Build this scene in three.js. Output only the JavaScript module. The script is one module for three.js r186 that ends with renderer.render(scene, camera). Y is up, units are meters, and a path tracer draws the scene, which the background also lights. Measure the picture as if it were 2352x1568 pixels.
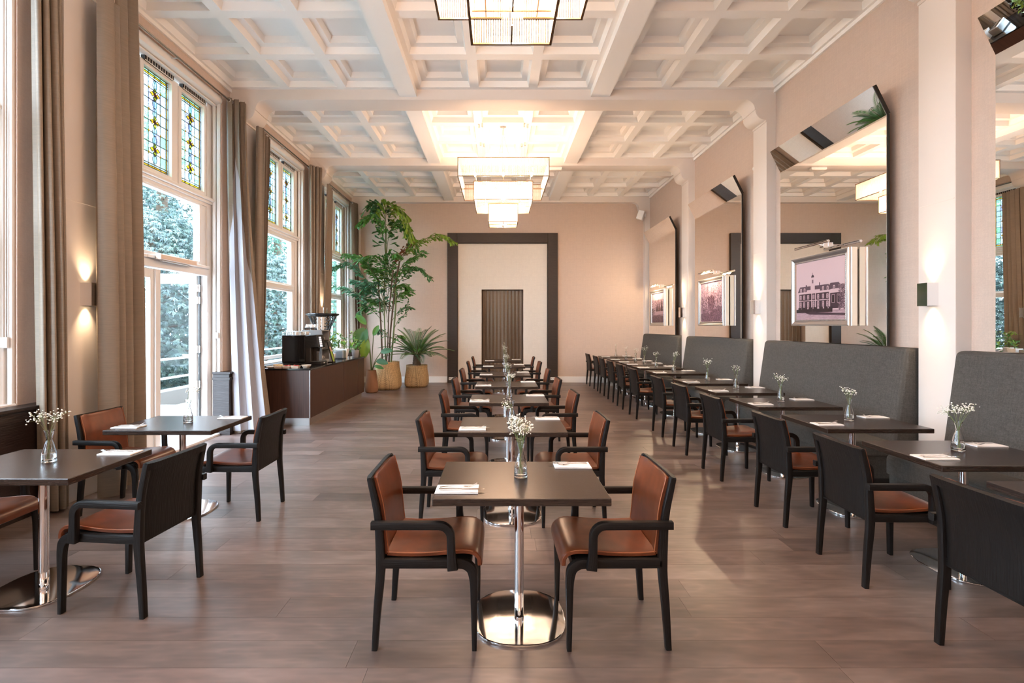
import * as THREE from 'three';
import { RoundedBoxGeometry } from 'three/addons/geometries/RoundedBoxGeometry.js';
import { mergeGeometries, mergeVertices, toCreasedNormals } from 'three/addons/utils/BufferGeometryUtils.js';

// ------------------------------------------------------------------ camera, sky, exposure
const scene = new THREE.Scene();
const FW = 2352, FH = 1568, FOCAL = 1085, EYE = 1.585;
const camera = new THREE.PerspectiveCamera(2 * Math.atan(FH / 2 / FOCAL) * 180 / Math.PI, FW / FH, 0.05, 120);
camera.position.set(0, EYE, 0);
camera.lookAt(0, EYE, -10);
camera.setViewOffset(FW, FH, 31, 36, FW, FH);        // lens shift: the vanishing point lies left of and above the middle
const renderer = new THREE.WebGLRenderer();
renderer.toneMapping = THREE.LinearToneMapping;
renderer.toneMappingExposure = 1.05;
renderer.shadowMap.enabled = true;
const SKY = 19;
scene.background = new THREE.Color().setRGB(0.68 * SKY, 0.83 * SKY, 1.0 * SKY);   // bright even overcast
const WARM = new THREE.Color().setRGB(1.0, 0.645, 0.42);
const WARM_SCONCE = new THREE.Color().setRGB(1.0, 0.73, 0.46);
const CHANDELIER_CD = 1.95, SCONCE_CD = 2.6, PICTURE_CD = 3.0;

// ------------------------------------------------------------------ helpers
let seedState = 12345;
const rnd = () => { seedState = (seedState + 0x6d2b79f5) | 0; let t = Math.imul(seedState ^ (seedState >>> 15), 1 | seedState); t = (t + Math.imul(t ^ (t >>> 7), 61 | t)) ^ t; return ((t ^ (t >>> 14)) >>> 0) / 4294967296; };
const seed = (n) => { seedState = n * 7919 + 17; };
const rr = (a, b) => a + (b - a) * rnd();
const V3 = (x, y, z) => new THREE.Vector3(x, y, z);
const V2 = (x, y) => new THREE.Vector2(x, y);
const lerp = (a, b, t) => a + (b - a) * t;
const smooth = (t) => t * t * (3 - 2 * t);
const takenNames = new Map();
function numbered(name) { const n = takenNames.get(name) ?? 0; takenNames.set(name, n + 1); return n ? `${name}_${String(n).padStart(3, '0')}` : name; }

// uv in metres, chosen by the way each face points
function metreUV(g, ou = 0, ov = 0) {
  if (!g.attributes.normal) g.computeVertexNormals();
  const p = g.attributes.position, n = g.attributes.normal, uv = new Float32Array(p.count * 2);
  for (let i = 0; i < p.count; i++) {
    const ax = Math.abs(n.getX(i)), ay = Math.abs(n.getY(i)), az = Math.abs(n.getZ(i));
    let u, v;
    if (ay >= ax && ay >= az) { u = p.getX(i); v = p.getZ(i); }
    else if (ax >= az) { u = p.getZ(i); v = p.getY(i); }
    else { u = p.getX(i); v = p.getY(i); }
    uv[2 * i] = u + ou; uv[2 * i + 1] = v + ov;
  }
  g.setAttribute('uv', new THREE.BufferAttribute(uv, 2));
  return g;
}
const plain = (g) => { const h = g.index ? g.toNonIndexed() : g; for (const k of Object.keys(h.attributes)) if (!['position', 'normal', 'uv'].includes(k)) h.deleteAttribute(k); if (!h.attributes.uv) metreUV(h); return h; };
const merge = (list) => (list.length === 1 ? list[0] : mergeGeometries(list.map(plain)));
// box between x0..x1, y0..y1 and depths d0..d1 (depth runs away from the camera, so z = -depth)
function box(x0, x1, y0, y1, d0, d1, r = 0) {
  const w = Math.abs(x1 - x0), h = Math.abs(y1 - y0), d = Math.abs(d1 - d0);
  const g = r > 0 ? new RoundedBoxGeometry(w, h, d, 2, Math.min(r, w / 2.01, h / 2.01, d / 2.01)) : new THREE.BoxGeometry(w, h, d);
  g.translate((x0 + x1) / 2, (y0 + y1) / 2, -(d0 + d1) / 2);
  return metreUV(g);
}
function mesh(name, geo, mat, parent) {
  const g = Array.isArray(geo) ? merge(geo) : geo;
  const m = new THREE.Mesh(g, mat);
  m.castShadow = m.receiveShadow = true;
  m.name = parent && parent !== scene ? name : numbered(name);
  (parent ?? scene).add(m);
  return m;
}
function tag(o, label, category, group, kind) {
  o.userData.label = label; o.userData.category = category;
  if (group) o.userData.group = group;
  if (kind) o.userData.kind = kind;
  return o;
}
function thing(name, label, category, pos = [0, 0, 0], turn = 0, group, kind) {
  const o = new THREE.Group();
  o.name = numbered(name); scene.add(o);
  o.position.set(pos[0], pos[1], -pos[2]); o.rotation.y = turn;
  return tag(o, label, category, group, kind);
}
function copyOf(root, pos, turn, label, group) {
  const c = root.clone();
  c.name = numbered(root.name.replace(/_\d{3}$/, ''));
  c.userData = { ...root.userData, label };
  if (group) c.userData.group = group;
  c.position.set(pos[0], pos[1], -pos[2]); c.rotation.y = turn;
  scene.add(c);
  return c;
}
const ORD = ['first', 'second', 'third', 'fourth', 'fifth', 'sixth', 'seventh', 'eighth', 'ninth', 'tenth', 'eleventh', 'twelfth'];

// flat-shaded rectangle rings: profile of [inset, height] pairs; lies in xy, height along z; optional cap
function ringLoft(hw, hh, profile, cap = true, cx = 0, cy = 0) {
  const pos = [], quad = (a, b, c, d) => pos.push(...a, ...b, ...c, ...a, ...c, ...d);
  const ring = ([i, z]) => [[cx - hw + i, cy - hh + i, z], [cx + hw - i, cy - hh + i, z], [cx + hw - i, cy + hh - i, z], [cx - hw + i, cy + hh - i, z]];
  for (let k = 0; k < profile.length - 1; k++) {
    const A = ring(profile[k]), B = ring(profile[k + 1]);
    for (let s = 0; s < 4; s++) { const t = (s + 1) % 4; quad(A[s], A[t], B[t], B[s]); }
  }
  if (cap) { const R = ring(profile.at(-1)); quad(R[0], R[1], R[2], R[3]); }
  const g = new THREE.BufferGeometry();
  g.setAttribute('position', new THREE.Float32BufferAttribute(pos, 3));
  g.computeVertexNormals();
  return metreUV(g);
}
// bar swept along a path in the xy plane: half width along z, half thickness along the path's normal; superellipse section
function sweep2D(path, hw, ht, { zc = 0, n = 6, ring = 16, bow = null, round = 0 } = {}) {
  const P = path.length, pos = [], idx = [], uv = [];
  const W = typeof hw === 'function' ? hw : () => hw, T = typeof ht === 'function' ? ht : () => ht;
  let len = 0;
  const rows = [];
  for (let i = 0; i < P; i++) {
    const a = path[Math.max(0, i - 1)], b = path[Math.min(P - 1, i + 1)];
    const tx = b[0] - a[0], ty = b[1] - a[1], L = Math.hypot(tx, ty) || 1;
    if (i) len += Math.hypot(path[i][0] - path[i - 1][0], path[i][1] - path[i - 1][1]);
    rows.push({ x: path[i][0], y: path[i][1], nx: -ty / L, ny: tx / L, tx: tx / L, ty: ty / L, f: i / (P - 1), len });
  }
  const sec = [];
  for (let k = 0; k < ring; k++) {
    const a = 2 * Math.PI * (k + 0.5) / ring, c = Math.cos(a), s = Math.sin(a);
    sec.push([Math.sign(c) * Math.abs(c) ** (2 / n), Math.sign(s) * Math.abs(s) ** (2 / n)]);
  }
  const put = (r, sc, push) => {
    for (const [c, s] of sec) {
      const w = W(r.f) * (sc < 1 ? 1 - (1 - sc) * 0.35 : 1), t = T(r.f) * sc, o = s * t + (bow ? bow(c, r.f) : 0);
      pos.push(r.x + r.nx * o + r.tx * push, r.y + r.ny * o + r.ty * push, zc + c * w);
      uv.push(r.len + push, c * w + s * t);
    }
  };
  if (round) put(rows[0], 0.55, -round);
  for (const r of rows) put(r, 1, 0);
  if (round) put(rows.at(-1), 0.55, round);
  const R = pos.length / 3 / ring;
  for (let i = 0; i < R - 1; i++) for (let k = 0; k < ring; k++) {
    const a = i * ring + k, b = i * ring + (k + 1) % ring, c = a + ring, d = b + ring;
    idx.push(a, b, d, a, d, c);
  }
  const capAt = (row, flip) => {
    let x = 0, y = 0, z = 0;
    for (let k = 0; k < ring; k++) { x += pos[(row * ring + k) * 3]; y += pos[(row * ring + k) * 3 + 1]; z += pos[(row * ring + k) * 3 + 2]; }
    const m = pos.length / 3; pos.push(x / ring, y / ring, z / ring); uv.push(0, 0);
    for (let k = 0; k < ring; k++) { const a = row * ring + k, b = row * ring + (k + 1) % ring; flip ? idx.push(m, a, b) : idx.push(m, b, a); }
  };
  capAt(0, false); capAt(R - 1, true);
  const g = new THREE.BufferGeometry();
  g.setAttribute('position', new THREE.Float32BufferAttribute(pos, 3));
  g.setAttribute('uv', new THREE.Float32BufferAttribute(uv, 2));
  g.setIndex(idx);
  return toCreasedNormals(g, 0.7);
}
function curve2(points, n = 16) { return new THREE.CatmullRomCurve3(points.map(([x, y]) => V3(x, y, 0)), false, 'centripetal').getPoints(n).map((p) => [p.x, p.y]); }
function tube(points, r, seg = 12, rad = 6, closed = false) {
  return new THREE.TubeGeometry(new THREE.CatmullRomCurve3(points.map((p) => (p.isVector3 ? p : V3(p[0], p[1], -p[2]))), closed, 'centripetal'), seg, r, rad, closed);
}
const bar = (a, b, r, rad = 6) => { const A = V3(a[0], a[1], -a[2]), B = V3(b[0], b[1], -b[2]); const g = new THREE.CylinderGeometry(r, r, A.distanceTo(B), rad); g.applyQuaternion(new THREE.Quaternion().setFromUnitVectors(V3(0, 1, 0), B.clone().sub(A).normalize())); g.translate((A.x + B.x) / 2, (A.y + B.y) / 2, (A.z + B.z) / 2); return g; };
const lathe = (pts, seg = 24) => new THREE.LatheGeometry(pts.map(([x, y]) => V2(x, y)), seg);
const cyl = (r0, r1, h, x, y, d, seg = 16) => new THREE.CylinderGeometry(r1, r0, h, seg).translate(x, y + h / 2, -d);

// ------------------------------------------------------------------ procedural textures
function noiseLattice(n, s) { seed(s); const a = new Float32Array(n * n); for (let i = 0; i < a.length; i++) a[i] = rnd(); return a; }
const LAT = [noiseLattice(64, 3), noiseLattice(64, 5), noiseLattice(64, 9)];
function pnoise(x, y, px, py, k = 0) {                               // value noise that repeats after px, py cells
  const L = LAT[k], xi = Math.floor(x), yi = Math.floor(y), fx = smooth(x - xi), fy = smooth(y - yi);
  const w = (i, p) => ((i % p) + p) % p;
  const at = (i, j) => L[(w(j, py) % 64) * 64 + (w(i, px) * 7 + (w(j, py) >> 6) * 13) % 64];
  return lerp(lerp(at(xi, yi), at(xi + 1, yi), fx), lerp(at(xi, yi + 1), at(xi + 1, yi + 1), fx), fy);
}
function tex(w, h, f, { srgb = true, repeat = [1, 1] } = {}) {
  const a = new Uint8Array(w * h * 4);
  for (let j = 0; j < h; j++) for (let i = 0; i < w; i++) {
    const c = f(i / w, j / h), o = (j * w + i) * 4;
    for (let k = 0; k < 3; k++) a[o + k] = Math.max(0, Math.min(255, Math.round((Array.isArray(c) ? c[k] : c) * 255)));
    a[o + 3] = 255;
  }
  const t = new THREE.DataTexture(a, w, h, THREE.RGBAFormat);
  t.wrapS = t.wrapT = THREE.RepeatWrapping; t.magFilter = THREE.LinearFilter; t.minFilter = THREE.LinearMipmapLinearFilter;
  if (srgb) t.colorSpace = THREE.SRGBColorSpace;
  t.repeat.set(...repeat); t.needsUpdate = true;
  return t;
}
const grainAt = (u, v) => {                                           // wood grain running along u
  const warp = pnoise(u * 3, v * 6, 3, 6, 0) * 0.7 + pnoise(u * 6, v * 14, 6, 14, 1) * 0.3;
  const rings = 0.5 + 0.5 * Math.sin((v * 9 + warp * 2.2) * Math.PI * 2);
  const fibre = pnoise(u * 10, v * 60, 10, 60, 2), fine = pnoise(u * 40, v * 64, 40, 64, 1);
  return 0.30 * rings + 0.45 * fibre + 0.25 * fine;
};
const T = {};
T.floor = tex(2048, 1024, (u, v) => {
  const warp = pnoise(u * 4, v * 4, 4, 4, 0) * 0.62 + pnoise(u * 9, v * 11, 9, 11, 1) * 0.25 + pnoise(u * 22, v * 30, 22, 30, 2) * 0.13;
  const rings = Math.abs(((v * 3 + warp * 4.2) % 1) * 2 - 1) ** 1.6;
  const fibre = pnoise(u * 14, v * 62, 14, 62, 2) * 0.6 + pnoise(u * 50, v * 62, 50, 62, 1) * 0.4;
  const patch = pnoise(u * 5, v * 7, 5, 7, 1) * 0.6 + pnoise(u * 12, v * 14, 12, 14, 0) * 0.4;
  const b = 0.62 + 0.09 * rings + 0.15 * fibre + 0.24 * patch;
  return [b, b * (0.965 + 0.03 * patch), b * (0.93 + 0.06 * patch)];
}, { repeat: [1 / 2.4, 1 / 0.9] });
T.dark = tex(512, 512, (u, v) => { const f = pnoise(u * 8, v * 64, 8, 64, 2) * 0.6 + pnoise(u * 30, v * 64, 30, 64, 1) * 0.4; const b = 0.62 + 0.38 * f; return [b, b * 0.97, b * 0.95]; }, { repeat: [1 / 0.7, 1 / 0.22] });
T.darkBump = tex(512, 512, (u, v) => pnoise(u * 10, v * 64, 10, 64, 2), { srgb: false, repeat: [1 / 0.7, 1 / 0.22] });
T.leather = tex(512, 512, (u, v) => { const a = pnoise(u * 5, v * 5, 5, 5) * 0.6 + pnoise(u * 16, v * 16, 16, 16, 1) * 0.3 + pnoise(u * 50, v * 50, 50, 50, 2) * 0.1; const b = 0.72 + 0.36 * a; return [b, b * 0.96, b * 0.93]; }, { repeat: [1 / 0.5, 1 / 0.5] });
T.weave = tex(256, 256, (u, v) => { const a = 0.5 + 0.5 * Math.sin(u * 64 * Math.PI * 2) * Math.sin(v * 64 * Math.PI * 2); return 0.55 * a + 0.45 * pnoise(u * 60, v * 60, 60, 60, 1); }, { srgb: false, repeat: [1 / 0.22, 1 / 0.22] });
T.weaveColor = tex(512, 512, (u, v) => { const a = pnoise(u * 60, v * 60, 60, 60, 1) * 0.5 + pnoise(u * 6, v * 60, 6, 60, 2) * 0.25 + pnoise(u * 60, v * 6, 60, 6, 0) * 0.25; return 0.70 + 0.30 * a; }, { repeat: [1 / 0.4, 1 / 0.4] });
T.wallColor = tex(512, 512, (u, v) => { const a = pnoise(u * 60, v * 60, 60, 60, 1) * 0.4 + pnoise(u * 4, v * 62, 4, 62, 2) * 0.3 + pnoise(u * 62, v * 4, 62, 4, 0) * 0.3; return 0.93 + 0.07 * a; }, { repeat: [1 / 0.5, 1 / 0.5] });
T.silk = tex(512, 512, (u, v) => { const a = pnoise(u * 4, v * 62, 4, 62, 2) * 0.7 + pnoise(u * 12, v * 30, 12, 30, 1) * 0.3; return 0.92 + 0.08 * a; }, { repeat: [1 / 0.35, 1 / 0.35] });
T.mottle = tex(512, 512, (u, v) => { const a = pnoise(u * 5, v * 5, 5, 5) * 0.5 + pnoise(u * 13, v * 13, 13, 13, 1) * 0.3 + pnoise(u * 40, v * 40, 40, 40, 2) * 0.2; return 0.86 + 0.14 * a; }, { repeat: [0.6, 0.6] });
T.basket = tex(256, 256, (u, v) => { const p = u * 16, q = v * 16, s = (Math.floor(p) + Math.floor(q)) % 2, a = s ? Math.abs(Math.sin(p * Math.PI)) : Math.abs(Math.sin(q * Math.PI)); const b = 0.55 + 0.35 * a + 0.12 * pnoise(u * 30, v * 30, 30, 30, 1); return [b, b * 0.96, b * 0.88]; }, { repeat: [2.4, 2.4] });
T.streak = tex(512, 512, (u, v) => { const a = pnoise(u * 62, v * 4, 62, 4, 2) * 0.7 + pnoise(u * 30, v * 2, 30, 2, 1) * 0.3; const b = 0.7 + 0.3 * a; return [b, b * 0.96, b * 0.94]; }, { repeat: [1 / 0.35, 1 / 0.9] });

const lin = (r, g, b) => new THREE.Color().setRGB(r, g, b);
const std = (c, rough, o = {}) => new THREE.MeshStandardMaterial({ color: c, roughness: rough, ...o });
const M = {
  paint: std(lin(0.69, 0.62, 0.57), 0.55),
  ceiling: std(lin(0.86, 0.835, 0.81), 0.6),
  wall: std(lin(0.61, 0.475, 0.395), 0.85, { map: T.wallColor, bumpMap: T.weave, bumpScale: 0.0006 }),
  frame: std(lin(0.82, 0.79, 0.76), 0.38),
  doorFrame: std(lin(0.84, 0.84, 0.84), 0.35),
  woodBlack: new THREE.MeshPhysicalMaterial({ color: lin(0.0085, 0.0075, 0.0075), roughness: 0.46, specularIntensity: 0.6, map: T.dark, bumpMap: T.darkBump, bumpScale: 0.0008 }),
  tableTop: std(lin(0.042, 0.027, 0.021), 0.27, { map: T.dark, bumpMap: T.darkBump, bumpScale: 0.0002 }),
  wainscot: std(lin(0.026, 0.014, 0.012), 0.42, { map: T.dark, bumpMap: T.darkBump, bumpScale: 0.001 }),
  portal: std(lin(0.040, 0.026, 0.020), 0.5, { map: T.dark }),
  leather: std(lin(0.158, 0.044, 0.0155), 0.31, { map: T.leather }),
  leatherPipe: std(lin(0.26, 0.08, 0.028), 0.4),
  chrome: std(lin(0.86, 0.86, 0.87), 0.08, { metalness: 1 }),
  steel: std(lin(0.62, 0.61, 0.60), 0.3, { metalness: 1 }),
  darkMetal: std(lin(0.05, 0.042, 0.036), 0.4, { metalness: 0.6 }),
  bronze: std(lin(0.30, 0.21, 0.14), 0.3, { metalness: 1 }),
  mirror: std(lin(0.88, 0.885, 0.88), 0.0, { metalness: 1 }),
  black: std(lin(0.012, 0.012, 0.012), 0.35),
  blackGloss: std(lin(0.010, 0.010, 0.011), 0.08),
  blackPlastic: std(lin(0.018, 0.017, 0.017), 0.3),
  upholstery: std(lin(0.086, 0.081, 0.074), 0.9, { map: T.weaveColor, bumpMap: T.weave, bumpScale: 0.0012 }),
  curtain: new THREE.MeshPhysicalMaterial({ color: lin(0.225, 0.172, 0.125), roughness: 0.55, map: T.silk, sheen: 0.5, sheenRoughness: 0.4, sheenColor: lin(0.5, 0.42, 0.32) }),
  lining: new THREE.MeshPhysicalMaterial({ color: lin(0.44, 0.44, 0.48), roughness: 0.9, transmission: 0.2, thickness: 0 }),
  paper: std(lin(0.84, 0.83, 0.82), 0.8),
  white: std(lin(0.82, 0.82, 0.82), 0.35),
  porcelain: std(lin(0.84, 0.83, 0.81), 0.18),
  glass: new THREE.MeshPhysicalMaterial({ color: lin(0.97, 0.985, 0.98), roughness: 0.0, transmission: 1, thickness: 0, ior: 1.5, specularIntensity: 0.1 }),
  vaseGlass: new THREE.MeshPhysicalMaterial({ color: lin(0.98, 0.99, 0.99), roughness: 0.0, transmission: 1, thickness: 0.003, ior: 1.47 }),
  water: new THREE.MeshPhysicalMaterial({ color: lin(0.98, 0.99, 0.99), roughness: 0.0, transmission: 1, thickness: 0.05, ior: 1.33 }),
  rods: new THREE.MeshPhysicalMaterial({ color: lin(1.0, 0.97, 0.93), roughness: 0.52, transmission: 0.92, thickness: 0, ior: 1.5, emissive: lin(1.0, 0.86, 0.68), emissiveIntensity: 0.12 }),  // faint emissive glow added so the bulb-lit glass looks brighter and whiter
  lead: std(lin(0.02, 0.02, 0.02), 0.6),
  stem: std(lin(0.16, 0.22, 0.07), 0.6),
  blossom: std(lin(0.80, 0.79, 0.72), 0.8),
  terracotta: std(lin(0.30, 0.145, 0.075), 0.8, { map: T.mottle }),
  basket: std(lin(0.66, 0.49, 0.30), 0.75, { map: T.basket, bumpMap: T.basket, bumpScale: 0.004 }),
  soil: std(lin(0.03, 0.022, 0.016), 1),
  bark: std(lin(0.11, 0.075, 0.05), 0.9, { map: T.mottle }),
  cane: std(lin(0.13, 0.17, 0.06), 0.6, { map: T.mottle }),
};
const leafMat = (c) => new THREE.MeshPhysicalMaterial({ color: c, roughness: 0.42, transmission: 0.18, thickness: 0 });
M.leafDark = leafMat(lin(0.055, 0.18, 0.05));
M.leafMid = leafMat(lin(0.09, 0.27, 0.05));
M.leafLight = leafMat(lin(0.20, 0.33, 0.035));
M.leafRust = leafMat(lin(0.24, 0.085, 0.03));
M.leafBlue = leafMat(lin(0.07, 0.21, 0.11));
M.sago = leafMat(lin(0.13, 0.27, 0.07));

// ------------------------------------------------------------------ the room
const XL = -3.85, XR = 4.05, WL = -4.06, WR = 4.19, BACK = 13.21, FRONT = -4.3, RIB = 5.155, SLAB = 5.5;
const PZ = [-1.71, 1.24, 4.185, 7.14, 10.08], PD = 0.375;            // portals: near edges, depth
const BAYS = [[FRONT, -1.71], [-1.335, 1.24], [1.615, 4.185], [4.56, 7.14], [7.515, 10.08], [10.455, 13.06]];
const LBX0 = -1.494, LBX1 = -1.237, RBX0 = 1.395, RBX1 = 1.678;      // long ceiling beams

// floor: planks across the room over a dark bed
{
  const fl = mesh('floor', box(WL - 0.3, WR + 0.3, -0.30, -0.012, FRONT - 0.3, BACK + 0.3), std(lin(0.03, 0.022, 0.018), 0.8));
  tag(fl, 'mauve-brown timber plank floor running under all the tables', 'floor', null, 'structure');
  seed(41);
  const tones = [[0.215, 0.148, 0.120], [0.228, 0.160, 0.130], [0.195, 0.133, 0.106], [0.245, 0.172, 0.141], [0.150, 0.104, 0.086], [0.225, 0.150, 0.122]]
    .map(([r, g, b]) => new THREE.MeshPhysicalMaterial({ color: lin(r * 0.96, g * 1.01, b * 1.10), roughness: 0.36, ior: 1.75, map: T.floor }));
  const rest = [];
  const rowW = 0.19;
  let row = 0;
  for (let d = BACK; d > FRONT; d -= rowW, row++) {
    const d0 = Math.max(FRONT, d - rowW), seen = d > 1.25;
    let x = WL - 0.02 - rr(0, 1.2);
    while (x < WR) {
      const x1 = Math.min(WR + 0.02, x + rr(1.7, 2.7)), xa = Math.max(WL - 0.02, x);
      if (x1 - xa > 0.06) {
        const g = new THREE.BoxGeometry(x1 - xa - 0.0016, 0.012, d - d0 - 0.0016);
        g.translate((xa + x1) / 2, -0.006, -(d + d0) / 2);
        metreUV(g, rr(0, 9), rr(0, 9));
        const k = rnd() < 0.1 ? 4 : Math.floor(rnd() * 5.99) % 6;
        if (seen) mesh('plank', g, tones[k === 4 && rnd() < 0.5 ? 2 : k], fl); else rest.push(g);
      }
      x = x1;
    }
  }
  mesh('planks_underfoot', rest, tones[0], fl).userData.kind = 'stuff';
}

// ceiling: slab, long beams, stepped coffers
{
  const ce = mesh('ceiling', box(WL - 0.4, WR + 0.4, SLAB, SLAB + 0.2, FRONT - 0.3, BACK + 0.3), M.ceiling);
  tag(ce, 'white coffered plaster ceiling with deep beams', 'ceiling', null, 'structure');
  const prof = [[0, 0], [0.066, 0], [0.066, 0.010], [0.092, 0.082], [0.172, 0.086], [0.172, 0.096], [0.196, 0.164]];
  const spans = [[WL, LBX0], [LBX1, RBX0], [RBX1, WR]];
  const cache = new Map();
  for (const [b0, b1] of BAYS) for (const [x0, x1] of spans) for (let i = 0; i < 3; i++) for (let j = 0; j < 3; j++) {
    const w = (x1 - x0) / 3, d = (b1 - b0) / 3, key = `${w.toFixed(3)}|${d.toFixed(3)}`;
    if (!cache.has(key)) { const g = ringLoft(w / 2, d / 2, prof); g.rotateX(-Math.PI / 2); cache.set(key, g); }
    const c = mesh('coffer', cache.get(key), M.ceiling, ce);
    c.position.set(x0 + (i + 0.5) * w, RIB, -(b0 + (j + 0.5) * d));
  }
  for (const [b0, b1] of BAYS) for (const [x0, x1] of [[LBX0, LBX1], [RBX0, RBX1]]) mesh('beam', box(x0, x1, 5.045, SLAB + 0.05, b0 - 0.05, b1 + 0.05), M.ceiling, ce);
  for (const [b0, b1] of BAYS) for (const [x, s] of [[WL, 1], [WR, -1]]) {                 // small cornice along the side walls
    mesh('cornice', box(x - s * 0.02, x + s * 0.03, 5.105, RIB + 0.02, b0, b1), M.ceiling, ce);
  }
}

// portals: two pilasters, a beam and curved brackets between them, as one frame
function portalShape() {
  const s = new THREE.Shape();
  s.moveTo(WL - 0.18, -0.01); s.lineTo(WL - 0.18, 5.52); s.lineTo(WR + 0.18, 5.52); s.lineTo(WR + 0.18, -0.01); s.lineTo(XR, -0.01);
  const corner = (sx, X) => {
    const pts = [];
    pts.push([X, 4.665], [X - sx * 0.012, 4.665], [X - sx * 0.012, 4.69]);
    for (let i = 0; i <= 10; i++) { const a = Math.PI / 2 * i / 10; pts.push([X - sx * (0.012 + 0.155 * Math.sin(a)), 4.85 - 0.155 * Math.cos(a)]); }
    pts.push([X - sx * 0.178, 4.85], [X - sx * 0.178, 4.862]);
    for (let i = 1; i <= 12; i++) { const a = Math.PI / 2 * i / 12; pts.push([X - sx * (0.178 + 0.15 * (1 - Math.cos(a))), 4.862 + 0.138 * Math.sin(a)]); }
    return pts;
  };
  for (const [x, y] of corner(1, XR)) s.lineTo(x, y);
  for (const [x, y] of corner(-1, XL).reverse()) s.lineTo(x, y);
  s.lineTo(XL, -0.01); s.closePath();
  return s;
}
const portalGeo = metreUV(toCreasedNormals(new THREE.ExtrudeGeometry(portalShape(), { depth: PD - 0.02, bevelEnabled: true, bevelSize: 0.008, bevelOffset: -0.008, bevelThickness: 0.01, bevelSegments: 2, curveSegments: 4 }), 0.5));
const nextAt = ['behind the camera', 'beside the camera', 'nearest in view', 'by the coffee counter', 'nearest the end wall'];
PZ.forEach((z, i) => {
  const p = mesh(`trim_${i + 1}`, portalGeo, M.paint); p.position.z = -(z + PD - 0.01);
  tag(p, `white pilaster and ceiling beam portal with curved brackets, ${nextAt[i]}`, 'pilaster', null, 'structure');
  for (const x of [XL, XR]) {
    const s = x < 0 ? 1 : -1;
    mesh('joint_bead', box(x - s * 0.01, x + s * 0.003, 2.716, 2.724, z + 0.012, z + PD - 0.012).translate(0, 0, (z + PD - 0.01)), M.paint, p);
    mesh('skirting', box(x - s * 0.01, x + s * 0.014, 0, 0.17, z - 0.012, z + PD + 0.012, 0.004).translate(0, 0, (z + PD - 0.01)), M.frame, p);
  }
});
{
  const g = new THREE.ExtrudeGeometry(portalShape(), { depth: BACK - 13.06 + 0.02, bevelEnabled: false, curveSegments: 4 });
  const p = mesh('trim_6', metreUV(toCreasedNormals(g, 0.5)), M.paint); p.position.z = -(BACK + 0.02);
  tag(p, 'shallow white corner pilasters and beam against the end wall', 'pilaster', null, 'structure');
}

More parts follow.
